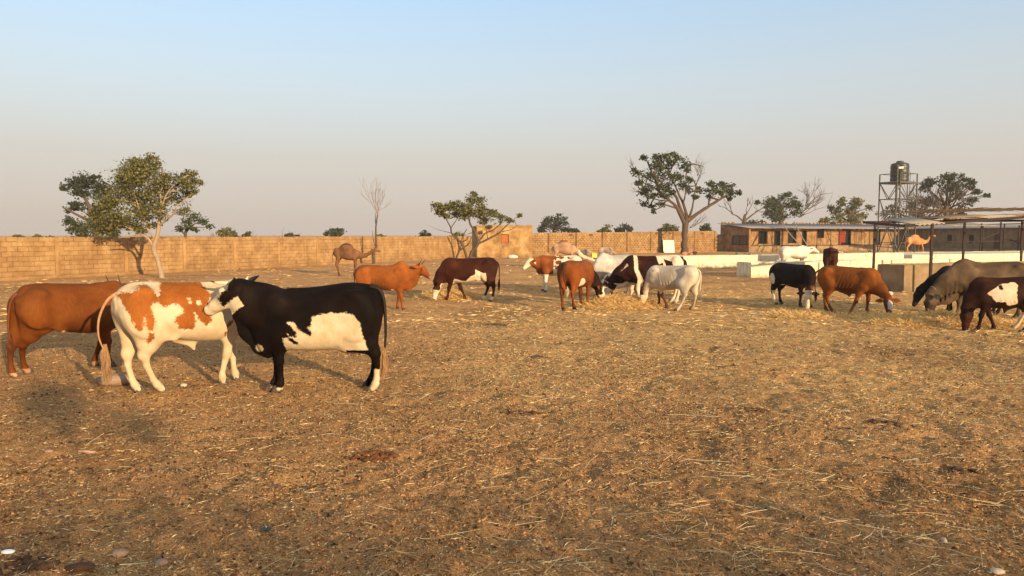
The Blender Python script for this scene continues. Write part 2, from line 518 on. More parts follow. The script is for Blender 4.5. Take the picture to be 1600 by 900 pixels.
# ------------------------------------------------------------------ animal bodies: one smooth surface per body
class Field:
    def __init__(self, lo, hi, h):
        self.lo = np.array(lo, np.float32); self.h = h
        self.n = [int(math.ceil((hi[i] - lo[i]) / h)) + 1 for i in range(3)]
        self.ax = [self.lo[i] + h * np.arange(self.n[i], dtype=np.float32) for i in range(3)]
        self.D = np.full(self.n, 1.0, np.float32)
    def sub(self, lo, hi):
        s = []
        for i in range(3):
            a = int(np.clip(math.floor((lo[i] - self.lo[i]) / self.h), 0, self.n[i] - 1))
            b = int(np.clip(math.ceil((hi[i] - self.lo[i]) / self.h) + 1, a + 1, self.n[i]))
            s.append(slice(a, b))
        return tuple(s)
    def blend(self, s, d, k, minus=False):
        a = self.D[s]
        if minus:
            h = np.clip(k - np.abs(a + d), 0, None) / k
            self.D[s] = np.maximum(a, -d) + h * h * k * .25
        else:
            h = np.clip(k - np.abs(a - d), 0, None) / k
            self.D[s] = np.minimum(a, d) - h * h * k * .25
    def grid(self, s):
        return np.meshgrid(self.ax[0][s[0]], self.ax[1][s[1]], self.ax[2][s[2]], indexing='ij')
    def cone(self, a, b, ra, rb, lat=None, fa=1.0, k=.04):
        """tapered capsule; lateral axis lat is squeezed by fa (<1 = thinner)"""
        a = np.array(a, float); b = np.array(b, float)
        m = max(ra, rb) * max(1.0, fa) + k + .02
        lo = np.minimum(a, b) - m; hi = np.maximum(a, b) + m
        s = self.sub(lo, hi)
        X, Y, Z = self.grid(s)
        X = X - a[0]; Y = Y - a[1]; Z = Z - a[2]
        e = b - a
        if fa != 1.0:
            l = np.array(lat, float); l /= np.linalg.norm(l)
            q = (X * l[0] + Y * l[1] + Z * l[2]) * (1 / fa - 1)
            X = X + q * l[0]; Y = Y + q * l[1]; Z = Z + q * l[2]
            e = e + l * np.dot(e, l) * (1 / fa - 1)
        L2 = float(np.dot(e, e)) + 1e-9
        t = np.clip((X * e[0] + Y * e[1] + Z * e[2]) / L2, 0, 1)
        d = np.sqrt((X - e[0] * t) ** 2 + (Y - e[1] * t) ** 2 + (Z - e[2] * t) ** 2) - (ra + (rb - ra) * t)
        if fa < 1: d = d * (.35 + .65 * fa)
        self.blend(s, d, k)
    def ell(self, c, r, k=.04, yaw=0.0, pitch=0.0, minus=False):
        R = max(r) + k + .02
        c = np.array(c, float)
        s = self.sub(c - R, c + R)
        X, Y, Z = self.grid(s)
        X = X - c[0]; Y = Y - c[1]; Z = Z - c[2]
        if yaw: X, Y = X * math.cos(yaw) + Y * math.sin(yaw), -X * math.sin(yaw) + Y * math.cos(yaw)
        if pitch: X, Z = X * math.cos(pitch) + Z * math.sin(pitch), -X * math.sin(pitch) + Z * math.cos(pitch)
        q = np.sqrt((X / r[0]) ** 2 + (Y / r[1]) ** 2 + (Z / r[2]) ** 2)
        g = np.sqrt((X / r[0] ** 2) ** 2 + (Y / r[1] ** 2) ** 2 + (Z / r[2] ** 2) ** 2) + 1e-6
        self.blend(s, q * (q - 1) / g, k, minus)
    def torso(self, st, k=.06):
        """st rows: x, ztop, zbot, halfwidth; cross-sections are rounded boxes, fuller low down"""
        st = np.array(sorted(st), float)
        xs = self.ax[0]
        s = self.sub((st[0, 0] - .1, -st[:, 3].max() - .12, st[:, 2].min() - .12), (st[-1, 0] + .1, st[:, 3].max() + .12, st[:, 1].max() + .12))
        xx = xs[s[0]]
        def interp(col):
            # smooth (Catmull-Rom style) interpolation through the stations
            x = st[:, 0]; y = st[:, col]
            m = np.gradient(y, x)
            i = np.clip(np.searchsorted(x, xx) - 1, 0, len(x) - 2)
            h = x[i + 1] - x[i]; t = np.clip((xx - x[i]) / h, 0, 1)
            return ((2 * t**3 - 3 * t**2 + 1) * y[i] + (t**3 - 2 * t**2 + t) * h * m[i] + (-2 * t**3 + 3 * t**2) * y[i + 1] + (t**3 - t**2) * h * m[i + 1])
        zt, zb, w = interp(1), interp(2), interp(3)
        zc = (zt + zb) / 2; hh = np.maximum((zt - zb) / 2, .02); w = np.maximum(w, .02)
        X, Y, Z = self.grid(s)
        zc = zc[:, None, None]; hh = hh[:, None, None]; w = w[:, None, None]
        zn = (Z - zc) / hh
        we = w * (1 - .14 * np.clip(zn, -1, 1) - .10 * np.clip(zn, 0, 1) ** 2)
        q = (np.abs(Y / we) ** 2.25 + np.abs(zn) ** 2.25) ** (1 / 2.25)
        d = (q - 1) * np.minimum(hh, w)
        ex = np.maximum(np.maximum(st[0, 0] - X, X - st[-1, 0]), 0)
        d = np.where(ex > 0, np.sqrt(np.maximum(d, 0) ** 2 + ex ** 2), d)
        self.blend(s, d.astype(np.float32), k)
    def mesh(self):
        D = self.D; nx, ny, nz = D.shape; lo = self.lo; h = self.h
        S = D < 0
        cs = np.zeros((nx - 1, ny - 1, nz - 1), np.uint8)
        off = [(i, j, k) for i in (0, 1) for j in (0, 1) for k in (0, 1)]
        for (i, j, k) in off: cs += S[i:nx - 1 + i, j:ny - 1 + j, k:nz - 1 + k]
        act = np.argwhere((cs > 0) & (cs < 8))
        N = len(act)
        vals = np.stack([D[act[:, 0] + i, act[:, 1] + j, act[:, 2] + k] for (i, j, k) in off], 1)
        P = np.zeros((N, 3)); C = np.zeros(N)
        for a in range(8):
            for b in range(a + 1, 8):
                da = np.array(off[b]) - np.array(off[a])
                if np.abs(da).sum() != 1: continue
                va, vb = vals[:, a], vals[:, b]
                cr = (va < 0) != (vb < 0)
                t = np.where(cr, va / np.where(cr, va - vb, 1), 0)
                P += np.where(cr[:, None], np.array(off[a])[None] + t[:, None] * da[None], 0)
                C += cr
        V = (act + P / C[:, None]) * h + lo
        idx = np.full((nx - 1, ny - 1, nz - 1), -1, np.int32)
        idx[act[:, 0], act[:, 1], act[:, 2]] = np.arange(N)
        quads = []
        for ax in range(3):
            o1, o2 = [(1, 2), (2, 0), (0, 1)][ax]
            sl0 = [slice(1, -1)] * 3; sl0[ax] = slice(0, -1)
            sl1 = [slice(1, -1)] * 3; sl1[ax] = slice(1, None)
            A = S[tuple(sl0)]; B = S[tuple(sl1)]
            e = np.argwhere(A != B)
            if len(e) == 0: continue
            ins = A[e[:, 0], e[:, 1], e[:, 2]]
            c = e.copy()
            for o in (o1, o2): c[:, o] += 1
            def at(d1, d2):
                q = c.copy(); q[:, o1] -= d1; q[:, o2] -= d2
                return idx[q[:, 0], q[:, 1], q[:, 2]]
            Q = np.stack([at(1, 1), at(0, 1), at(0, 0), at(1, 0)], 1)
            Q[~ins] = Q[~ins][:, ::-1]
            quads.append(Q)
        return V, np.concatenate(quads)

def sd_poly(x, z, poly):
    """signed distance to a polygon, positive inside"""
    P = np.array(poly, float); n = len(P)
    d = np.full(x.shape, 1e9); inside = np.zeros(x.shape, bool)
    for i in range(n):
        a = P[i]; b = P[(i + 1) % n]
        ex, ez = b - a
        wx = x - a[0]; wz = z - a[1]
        t = np.clip((wx * ex + wz * ez) / (ex * ex + ez * ez + 1e-12), 0, 1)
        d = np.minimum(d, (wx - ex * t) ** 2 + (wz - ez * t) ** 2)
        c = (a[1] > z) != (b[1] > z)
        xi = (b[0] - a[0]) * (z - a[1]) / (b[1] - a[1] + 1e-12) + a[0]
        inside ^= c & (x < xi)
    d = np.sqrt(d)
    return np.where(inside, d, -d)

def coat_mat(name, base, base2, white=(.70, .60, .44), second=(.05, .025, .015), skin=(.30, .17, .13), amp=.05, nscale=9, rough=.62):
    """base coat with ragged white patches (attribute m1), second colour (m2), bare skin (m3)"""
    t = NT(name)
    n = t.noise(2.6, 4, .55)
    col = t.ramp(n, [(.35, base), (.66, base2)])
    fine = t.noise(1.0, 3, .6, t.mapping((60, 60, 14)))
    col = t.mix(.22, col, t.mix(1.0, col, t.ramp(fine, [(.3, .45), (.7, 1.6)]), 'MULTIPLY'))
    edge = t.noise(nscale, 6, .68)
    hair = t.noise(70, 2, .5)
    nz = t.math('ADD', t.math('MULTIPLY', t.math('SUBTRACT', edge, .5), amp * 2), t.math('MULTIPLY', t.math('SUBTRACT', hair, .5), .012))
    def mask(at, k=1.0, soft=.007):
        v = t.math('ADD', t.attr(at), t.math('MULTIPLY', nz, k))
        return t.math('MULTIPLY_ADD', v, 1 / (2 * soft), .5, clamp=True)
    col = t.mix(mask('m2', .8, .025), col, second)
    dirt = t.noise(5, 5, .6)
    wcol = t.mix(t.ramp(dirt, [(.40, 0.0), (.72, .75)]), white, (white[0] * .70, white[1] * .56, white[2] * .38))
    big = t.noise(1.4, 3, .5, t.mapping((1, 1, 1.6)))
    col = t.mix(1.0, col, t.ramp(big, [(.35, .72), (.65, 1.25)]), 'MULTIPLY')
    col = t.mix(mask('m1'), col, wcol)
    col = t.mix(mask('m3', .3, .012), col, skin)
    b = t.bump(t.noise(1.0, 3, .6, t.mapping((110, 110, 22))), .35, .006)
    b = t.bump(t.noise(7, 4, .55, t.mapping((1, 1, .6))), .32, .03, b)
    return t.out(col, rough, b, .05)

HORN_M = simple_mat('horn', (.42, .34, .22), (.62, .52, .36), 20, .5)
HORN_DARK = simple_mat('dark_horn', (.035, .028, .022), (.09, .07, .05), 20, .5)
HOOF_M = simple_mat('hoof', (.05, .035, .025), (.14, .10, .07), 20, .6)
EYE_M = simple_mat('eye', (.008, .006, .005), (.014, .010, .008), 4, .12, spec=.6)
HAIRS = {}
def hair_mat(name, c1, c2):
    if name not in HAIRS: HAIRS[name] = simple_mat(name, c1, c2, 12, .8, stretch=(6, 6, 1))
    return HAIRS[name]

TORSO = [  # x, top, bottom, half width of a 1.25 m cow
    (-.80, 1.08, .93, .07), (-.74, 1.17, .80, .15), (-.62, 1.225, .70, .215), (-.45, 1.24, .66, .245),
    (-.25, 1.225, .605, .262), (0, 1.205, .555, .288), (.22, 1.195, .53, .29), (.40, 1.21, .55, .25),
    (.54, 1.22, .58, .20), (.66, 1.17, .64, .165), (.75, 1.05, .72, .11)]

def noat(o):
    for nm in ('m1', 'm2', 'm3'):
        a = o.data.attributes.new(nm, 'FLOAT', 'POINT'); a.data.foreach_set('value', np.full(len(o.data.vertices), -1.0, np.float32))
    return o

def leg_chain(F_, pts, k=.045, lat=(0, 1, 0)):
    for (a, b) in zip(pts[:-1], pts[1:]):
        F_.cone(a[:3], b[:3], a[3], b[3], lat, min(a[4], b[4]) if a[4] != b[4] else a[4], k)

def animal(name, label, cat, rear, front, S=1.0, res=.014, heading=None, torso=TORSO, feet=None, fat=1.0, hump=0.0,
           neck=None, poll=None, hdir=(.3, 0, -.95), hup=None, head=1.0, dewlap=None, udder=0, sheath=False, ears=None, horns=None,
           tail=None, coat=None, paint=None, tail_mat=None, ear_mat=None, group=None, extra=None, legs='cow', legw=1.0, lean=0.0, origin=None, hl=.43, ribs=0.0, hipx=0.0):
    pr = G(*rear) if rear is not None else None; pf = G(*front) if front is not None else None
    if origin is None: origin = (pr + pf) / 2
    if heading is None: heading = math.atan2(pf.y - pr.y, pf.x - pr.x)
    if pr is not None and pf is not None: print('%s span %.2f S %.2f heading %.0f at %.2f %.2f' % (name, (pf - pr).length, S, math.degrees(heading), origin.x, origin.y))
    loc = Vector((origin.x, origin.y, gh(origin.x, origin.y) - .004))
    root = empty(name, loc, heading)
    tag(root, label, cat, group)
    inv = 1.0 / S
    feet = feet or {}
    # ---- feet in template metres: HL HR FL FR = hind/front, left (+y) / right (-y)
    ft = {'HL': (-.52, .14), 'HR': (-.52, -.14), 'FL': (.47, .12), 'FR': (.47, -.12)}
    ft.update(feet)
    T = [list(r) for r in torso]
    for r in T: r[3] *= fat * .95
    neck = neck or [(.60, 0, .93, .235, .60), (.80, 0, .74, .16, .62), (.98, 0, .50, .115, .72)]
    poll = Vector(poll or (1.02, 0, .46))
    hd = Vector(hdir).normalized()
    up = Vector(hup) if hup else Vector((1, 0, .35)) if abs(hd.z) > .8 else Vector((0, 0, 1))
    up = (up - hd * up.dot(hd)).normalized()
    side = up.cross(hd).normalized()       # animal's left
    # bounds
    pts = [(r[0], 0, 1.3) for r in T] + [n[:3] for n in neck] + [poll, poll + hd * hl * head] + [(v[0], v[1], 0) for v in ft.values()]
    xs = [p[0] for p in pts]; ys = [p[1] for p in pts]; zs = [p[2] for p in pts]
    lo = (min(xs) - .28, min(min(ys) - .22, -.42), -.03); hi = (max(xs) + .28, max(max(ys) + .22, .42), max(max(zs) + .2, max(r[1] for r in T) + hump + .25))
    fd = Field(lo, hi, res * inv)
    fd.torso(T)
    if legs == 'cow':
        for s, kH, kF in ((1, 'HL', 'FL'), (-1, 'HR', 'FR')):
            hx, hy = ft[kH]; dx = hx + .52; dy = hy - s * .14
            def q(x, y, z, r, f): w = 1 - min(z / .95, 1); return (x + dx * w + hipx * (1 - w), s * y + dy * w, z, r, f)
            h = [q(-.52, .13, .98, .20, .62), q(-.46, .165, .73, .145, .60), q(-.56, .15, .57, .094, .68), q(-.635, .14, .45, .052 * legw, .8),
                 q(-.635, .14, .33, .036 * legw, .9), q(-.60, .14, .16, .034 * legw, 1), q(-.575, .14, .10, .042 * legw, 1), q(-.535, .14, .04, .044 * legw, 1)]
            for a, b in zip(h[:-1], h[1:]): fd.cone(a[:3], b[:3], a[3], b[3], (0, 1, 0), (a[4] + b[4]) / 2, .05 if a[2] > .4 else .02)
            a = q(-.655, .14, .465, .04, 1); fd.ell(a[:3], (.045, .034, .06), .03)                     # point of the hock
            a = q(-.655, .12, .93, .1, 1); b = q(-.625, .145, .60, .1, 1); fd.cone(a[:3], b[:3], .115, .062, (0, 1, 0), .8, .07)                            # buttock
            fd.ell((-.50 + hipx, s * .215 * fat, 1.12), (.055, .045, .045), .05); fd.ell((-.72 + hipx, s * .085, 1.05), (.05, .04, .045), .05)                                         # hip bone
            fx, fy = ft[kF]; dx2 = fx - .47; dy2 = fy - s * .12
            def p(x, y, z, r, f): w = 1 - min(z / .90, 1); return (x + dx2 * w, s * y + dy2 * w, z, r, f)
            f = [p(.52, .13, .98, .17, .55), p(.47, .15, .72, .115, .6), p(.45, .135, .58, .072, .8), p(.465, .125, .40, .050 * legw, .9),
                 p(.465, .122, .355, .049 * legw, 1), p(.460, .12, .28, .035 * legw, 1), p(.452, .12, .14, .033 * legw, 1), p(.462, .12, .095, .043 * legw, 1), p(.475, .12, .04, .044 * legw, 1)]
            for a, b in zip(f[:-1], f[1:]): fd.cone(a[:3], b[:3], a[3], b[3], (0, 1, 0), (a[4] + b[4]) / 2, .05 if a[2] > .4 else .02)
            fd.ell((.60, s * .13, .84), (.11, .06, .10), .07)
            kk = p(.478, .124, .375, .05, 1); fd.ell(kk[:3], (.048 * legw, .046 * legw, .062), .02)                     # knee
            fd.ell((-.55 + hipx, s * (.185 * fat), .92), (.17, .065, .24), .11, minus=False)                        # thigh muscle
            fd.cone((.42, s * .185 * fat, 1.06), (.55, s * .16 * fat, .84), .055, .045, (0, 1, 0), .7, .05)     # shoulder blade
            fd.cone((-.44, s * .165 * fat, .78), (-.24, s * .155 * fat, .62), .055, .03, (0, 1, 0), .6, .06)       # flank fold
            fd.ell((-.36, s * (.285 * fat + .03), 1.05), (.11, .055, .12), .06, minus=True)                      # hollow before the hip                                             # point of the shoulder
        hooves = {k: (v[0] + (-.005 if k[0] == 'H' else .015), v[1]) for k, v in ft.items()}
    else:   # camel: long thin legs, high knees, soft feet
        for s, kH, kF in ((1, 'HL', 'FL'), (-1, 'HR', 'FR')):
            hx, hy = ft[kH]; dx = hx + .52; dy = hy - s * .14
            def q(x, y, z, r, f): w = 1 - min(z / 1.1, 1); return (x + dx * w, s * y + dy * w, z, r, f)
            h = [q(-.50, .11, 1.22, .15, .6), q(-.44, .13, .92, .11, .6), q(-.55, .13, .66, .055, .9), q(-.60, .13, .54, .045, .9),
                 q(-.57, .14, .40, .032, 1), q(-.53, .14, .14, .030, 1), q(-.50, .14, .04, .055, 1)]
            for a, b in zip(h[:-1], h[1:]): fd.cone(a[:3], b[:3], a[3], b[3], (0, 1, 0), (a[4] + b[4]) / 2, .05)
            fx, fy = ft[kF]; dx2 = fx - .47; dy2 = fy - s * .12
            def p(x, y, z, r, f): w = 1 - min(z / 1.1, 1); return (x + dx2 * w, s * y + dy2 * w, z, r, f)
            f = [p(.44, .11, 1.12, .13, .6), p(.42, .12, .86, .075, .8), p(.45, .12, .56, .050, 1), p(.455, .12, .50, .050, 1), p(.45, .12, .40, .032, 1), p(.45, .12, .12, .030, 1), p(.47, .12, .04, .055, 1)]
            for a, b in zip(f[:-1], f[1:]): fd.cone(a[:3], b[:3], a[3], b[3], (0, 1, 0), (a[4] + b[4]) / 2, .05)
        hooves = {}
    if legs == 'cow':
        fd.cone((-.60, 0, 1.17), (.35, 0, 1.155), .04, .04, (0, 1, 0), .7, .07)       # spine ridge
        if hump: fd.cone((.30, 0, 1.12 + hump * .2), (.50, 0, 1.13 + hump * .55), .09, .10 + hump * .45, (0, 1, 0), .62, .09)
        fd.ell((.62, 0, .70), (.16, .11, .13), .08)                                   # brisket
        ribs = ribs or .25
        if ribs > .1:
            for i in range(6):
                x = .28 - i * .095
                for s in (1, -1): fd.cone((x + .05, s * .205 * fat, 1.02), (x - .05, s * .268 * fat, .70), .022 * ribs, .028 * ribs, (1, 0, 0), .8, .035)
    elif hump:
        fd.ell((-.03, 0, 1.38), (.32, .17, .14 + hump), .10)
    for a, b in zip(neck[:-1], neck[1:]):
        d = Vector(b[:3]) - Vector(a[:3])
        lt = Vector((0, 0, 1)).cross(d)
        if lt.length < .02 or abs(lt.y) < .3 * lt.length and abs(d.x) < .05: lt = Vector((0, 1, 0))
        fd.cone(a[:3], b[:3], a[3], b[3], lt.normalized(), (a[4] + b[4]) / 2, .09)
    # ---- head
    H = head
    def hp(f, u, s=0.0): return poll + (hd * f + up * u + side * s) * H
    fd.cone(neck[-1][:3], hp(.03, -.04), neck[-1][3] * .95, .085 * H, side, .85, .07)
    if legs == 'cow':
        fd.cone(hp(.0, 0), hp(.15, .0), .078 * H, .092 * H, side, .95, .05)
        fd.cone(hp(.15, 0), hp(.33, -.012), .088 * H, .058 * H, side, .80, .04)
        fd.cone(hp(.33, -.012), hp(.41, -.018), .060 * H, .050 * H, up, .95, .03)
        for s in (1, -1):
            fd.cone(hp(.10, -.085, s * .035), hp(.30, -.055, s * .028), .055 * H, .030 * H, side, .7, .04)      # jaw
            fd.ell(hp(.13, .045, s * .070), (.035 * H,) * 3, .03)                                                # brow
            fd.ell(hp(.405, .005, s * .028), (.026 * H,) * 3, .02)                                               # nostril wing
        fd.ell(hp(-.02, .02), (.07 * H, .07 * H, .05 * H), .04)
        fd.cone(hp(.34, -.055), hp(.39, -.055), .028 * H, .026 * H, side, 1.0, .02)                              # lower lip
    else:
        fd.cone(hp(.0, 0), hp(.12, .0), .075 * H, .085 * H, side, .9, .05)
        fd.cone(hp(.12, 0), hp(.36, -.02), .080 * H, .052 * H, side, .75, .05)
        fd.cone(hp(.36, -.02), hp(.41, -.04), .056 * H, .046 * H, side, .9, .03)
        for s in (1, -1): fd.ell(hp(.11, .045, s * .065), (.032 * H,) * 3, .03)
    if dewlap:
        for a, b in zip(dewlap[:-1], dewlap[1:]):
            d = Vector(b[:3]) - Vector(a[:3]); lt = Vector((0, 0, 1)).cross(d)
            if lt.length < .05: lt = Vector((0, 1, 0))
            fd.cone(a[:3], b[:3], a[3], b[3], lt.normalized(), .30, .05)
    if udder:
        u = udder
        fd.ell((-.36, 0, .575), (.17 * u, .12 * u, .11 * u), .07)
        for s in (1, -1):
            for x in (-.41, -.32): fd.cone((x, s * .05, .53 - .05 * u), (x + .005, s * .055, .47 - .04 * u), .017, .011, k=.02)
    if sheath:
        z0 = sheath if sheath is not True else .56
        fd.cone((-.22, 0, z0 + .06), (.0, 0, z0 - .07), .085, .045, (0, 1, 0), .5, .07)
        fd.cone((.0, 0, z0 - .07), (.03, 0, z0 - .145), .036, .020, (0, 1, 0), .7, .03)
    if extra: extra(fd)
    V, Q = fd.mesh()
    # paint on the template shape, then scale
    n = len(V)
    m1 = np.full(n, -1.0); m2 = np.full(n, -1.0); m3 = np.full(n, -1.0)
    hv = V - np.array(poll)[None]
    HF = hv @ np.array(hd) / H; HU = hv @ np.array(up) / H; HS = hv @ np.array(side) / H
    onhead = (HF > -.06) & (np.abs(HU) < .2) & (np.abs(HS) < .16)
    if paint: m1, m2, m3 = paint(V, HF, HU, HS, onhead, m1, m2, m3)
    o = mesh_np('body', V * S, Q, np.full(len(Q), 4), coat, smooth=True, parent=root)
    for nm, arr in (('m1', m1), ('m2', m2), ('m3', m3)):
        a = o.data.attributes.new(nm, 'FLOAT', 'POINT'); a.data.foreach_set('value', np.asarray(arr, np.float32))
    # ---- eyes
    for s in (1, -1):
        c = hp(.125, .028, s * (.083 if legs == 'cow' else .075))
        MB().ico(tuple(c * S), .021 * S * H, 2).build('eye', EYE_M, root, True)
    if legs == 'cow':
        for s in (1, -1):
            c = hp(.448, .004, s * .030)
            MB().ico(tuple(c * S), .0115 * S * H, 1).build('nostril', EYE_M, root, True)
    # ---- ears
    em = ear_mat or coat
    if legs == 'cow':
        ear = ears or dict(l=.19, w=.05, back=.35, drop=.15)
        el = ear['l'] * H
        for s in (1, -1):
            base = hp(.015, -.005, s * .085)
            d = (side * s - hd * ear.get('back', .3) - up * ear.get('drop', .1)).normalized()
            wv = d.cross(hd * .4 + up).normalized()
            nn = d.cross(wv).normalized()
            mb = MB(); vs = []; fs = []
            prof = [(0, .30), (.12, .55), (.35, 1.0), (.6, .92), (.82, .55), (1.0, .06)]
            for t_, w_ in prof:
                c = base + d * el * t_ - nn * .02 * math.sin(t_ * 3)
                W = ear['w'] * H * w_
                for a_ in (-1, -.5, 0, .5, 1):
                    cup = (1 - a_ * a_) * W * .55
                    vs.append((c + wv * (W * a_) + nn * cup) * S)
                for a_ in (1, .5, 0, -.5, -1):
                    cup = (1 - a_ * a_) * W * .55 - .012 * (1 - abs(a_)) - .003
                    vs.append((c + wv * (W * a_ * .96) + nn * cup) * S)
            for i in range(len(prof) - 1):
                for j in range(10):
                    a_ = i * 10 + j; b_ = i * 10 + (j + 1) % 10
                    fs.append((a_, b_, b_ + 10, a_ + 10))
            e = (len(prof) - 1) * 10
            fs.append([e + j for j in range(10)])
            mb.add(vs, fs); noat(mb.build('ear', em, root, True))
    else:
        for s in (1, -1):
            b0 = hp(.01, .05, s * .055)
            MB().tube([b0 * S, (b0 + up * .04 * H + side * s * .03 * H) * S, (b0 + up * .075 * H + side * s * .035 * H) * S], [.018 * S, .022 * S, .004], 6).build('ear', em, root, True); noat(root.children[-1])
    # ---- horns
    if horns:
        for s in horns.get('sides', (1, -1)):
            L = horns['l'] * H; o_ = horns.get('out', 1.0); u_ = horns.get('up', .6); f_ = horns.get('fwd', 0.0)
            pts_, rr = [], []
            b0 = hp(-.01, .045, s * .055)
            for i in range(8):
                t_ = i / 7
                pos = b0 + (side * s * o_ * (t_ - .35 * t_ * t_) + up * (.1 * t_ + u_ * t_ * t_) + hd * (f_ * t_ * t_) - hd * .12 * t_) * L
                pts_.append(pos * S); rr.append(max(.027 * (1 - t_) ** .75, .0035) * H * S * horns.get('r', 1.0))
            MB().tube(pts_, rr, 10).build('horn', horns.get('mat', HORN_DARK), root, True)
    # ---- hooves
    for k, (hx, hy) in hooves.items():
        mb = MB()
        for s in (1, -1):
            for lx in (0,):
                vs = []
                cx, cy = hx, hy + s * .021
                for zz, fx_, bx_, ww in ((0.0, .075, -.048, .021), (.035, .058, -.045, .020), (.075, .034, -.036, .017)):
                    for (ax_, ay_) in ((fx_, .25), (fx_ * .7, .85), (0, 1), (bx_, .75), (bx_, -.75), (0, -1), (fx_ * .7, -.85), (fx_, -.25)):
                        vs.append(((cx + ax_) * S, (cy + ay_ * ww) * S, zz * S))
                fs = []
                for i in range(2):
                    for j in range(8): fs.append((i * 8 + j, i * 8 + (j + 1) % 8, i * 8 + 8 + (j + 1) % 8, i * 8 + 8 + j))
                fs.append(list(range(16, 24))); fs.append(list(range(7, -1, -1)))
                mb.add(vs, fs)
        mb.build('hoof', HOOF_M, root)
    # ---- tail
    tl = tail or {}
    if legs == 'cow' or tl:
        tp = tl.get('pts') or [(-.70, 0, 1.13), (-.79, 0, 1.10), (-.835, 0, .98), (-.845, 0, .78), (-.84, .01, .56)]
        tp = [Vector(p_) for p_ in tp]
        # resample
        cur = []
        for i in range(len(tp) - 1):
            for j in range(4):
                t_ = j / 4
                p0 = tp[max(i - 1, 0)]; p1 = tp[i]; p2 = tp[i + 1]; p3 = tp[min(i + 2, len(tp) - 1)]
                cur.append(.5 * ((2 * p1) + (p2 - p0) * t_ + (2 * p0 - 5 * p1 + 4 * p2 - p3) * t_ * t_ + (-p0 + 3 * p1 - 3 * p2 + p3) * t_ ** 3))
        cur.append(tp[-1])
        r0 = tl.get('r', .034) * .85
        rr = [(r0 * (1 - .68 * (i / (len(cur) - 1)) ** .7)) * S for i in range(len(cur))]
        tobj = noat(MB().tube([p_ * S for p_ in cur], rr, 8).build('tail', tl.get('mat', em), root, True))
        tuft = tl.get('tuft', .30)
        if tuft:
            mb = MB(); e = cur[-1]; g = random.Random(len(name) + int(S * 100))
            for i in range(tl.get('hairs', 70)):
                st_ = e + Vector((g.gauss(0, .008), g.gauss(0, .008), g.uniform(-.02, .10)))
                ln = tuft * g.uniform(.5, 1.05)
                dd = Vector((g.gauss(tl.get('lx', 0), .035), g.gauss(0, .035), -1)).normalized()
                bulge = Vector((g.gauss(0, .013), g.gauss(0, .013), 0))
                mb.tube([st_ * S, (st_ + dd * ln * .4 + bulge) * S, (st_ + dd * ln * .75 + bulge * 1.2) * S, (st_ + dd * ln + bulge * .5) * S], [.0028 * S, .0034 * S, .0028 * S, .0008], 3, False)
            noat(mb.build('tail_tuft', tail_mat or em, tobj))
    root['_heading'] = heading
    return root

def local_of(root_loc, heading, S):
    """photo pixel -> template coordinates on the plane y = yo of an animal"""
    c, s = math.cos(heading), math.sin(heading)
    fw = Vector((c, s, 0)); lf = Vector((-s, c, 0))
    def f(px, py, yo=0.0):
        o = Vector((root_loc[0], root_loc[1], 0)) + lf * (yo * S)
        r = ray(px, py)
        cp = Vector((0, 0, CAMH))
        t = (o - cp).dot(lf) / r.dot(lf)
        p = cp + r * t - Vector((root_loc[0], root_loc[1], 0))
        return (p.dot(fw) / S, p.z / S)
    return f
# ------------------------------------------------------------------ the herd
def feet_local(origin, heading, S, fp):
    out = {}
    for k, (px, py) in fp.items():
        p = G(px, py) - Vector((origin[0], origin[1], 0))
        q = rotz(p, -heading)
        out[k] = (q.x / S, q.y / S)
    return out

def zx(ox, oy, s, pts): return [(ox + a / s, oy + b / s) for a, b in pts]
def to_local(lf, pts, yo): return [lf(a, b, yo) for a, b in pts]

ORANGE = ((.190, .052, .010), (.27, .082, .017))
BROWN = ((.215, .075, .026), (.31, .115, .040))
CHEST = ((.032, .009, .0045), (.060, .016, .007))
DARK = ((.035, .016, .012), (.065, .028, .018))
BLACK = ((.005, .0035, .003), (.014, .0075, .005))
GREYW = ((.36, .33, .28), (.52, .47, .40))
GREYB = ((.062, .038, .021), (.14, .090, .048))

def legwhite(V, z0, sel): return np.where(sel, z0 - V[:, 2], -1.0)

# --- black cow with the white flank patch, side on, facing left
S = 1.0
o_ = (G(579, 611) + G(432, 611)) / 2; hd_ = math.radians(180)
lf = local_of(o_, hd_, S)
st = []
for px, a, b, w in [(598, 470, 492, .05), (592, 454, 520, .14), (580, 446.5, 535, .205), (564, 442.5, 534, .25), (545, 441, 541, .27), (525, 444, 544, .285),
                    (492, 451, 546, .30), (462, 454.5, 546, .295), (443, 452, 546, .26), (428, 447.5, 549, .21), (412, 446.5, 552, .165), (401, 455, 540, .11)]:
    xa, za = lf(px, a); xb, zb = lf(px, b); st.append(((xa + xb) / 2, za, zb, w))
def L3(px, py, y, r, f): x, z = lf(px, py, y); return (x, y, z, r, f)
patch = to_local(lf, zx(300, 400, 3.912, [(735, 370), (760, 360), (790, 356), (850, 343), (890, 350), (930, 343), (985, 352), (1025, 405), (1040, 480), (1060, 560), (1078, 620),
    (1020, 640), (900, 640), (700, 640), (560, 640), (556, 505), (575, 495), (620, 535), (655, 548), (640, 515), (600, 495), (585, 470), (600, 485), (640, 500), (645, 470), (620, 430), (580, 402), (600, 396),
    (640, 410), (650, 440), (690, 470), (730, 486), (736, 462), (712, 436), (730, 428)]), .25)
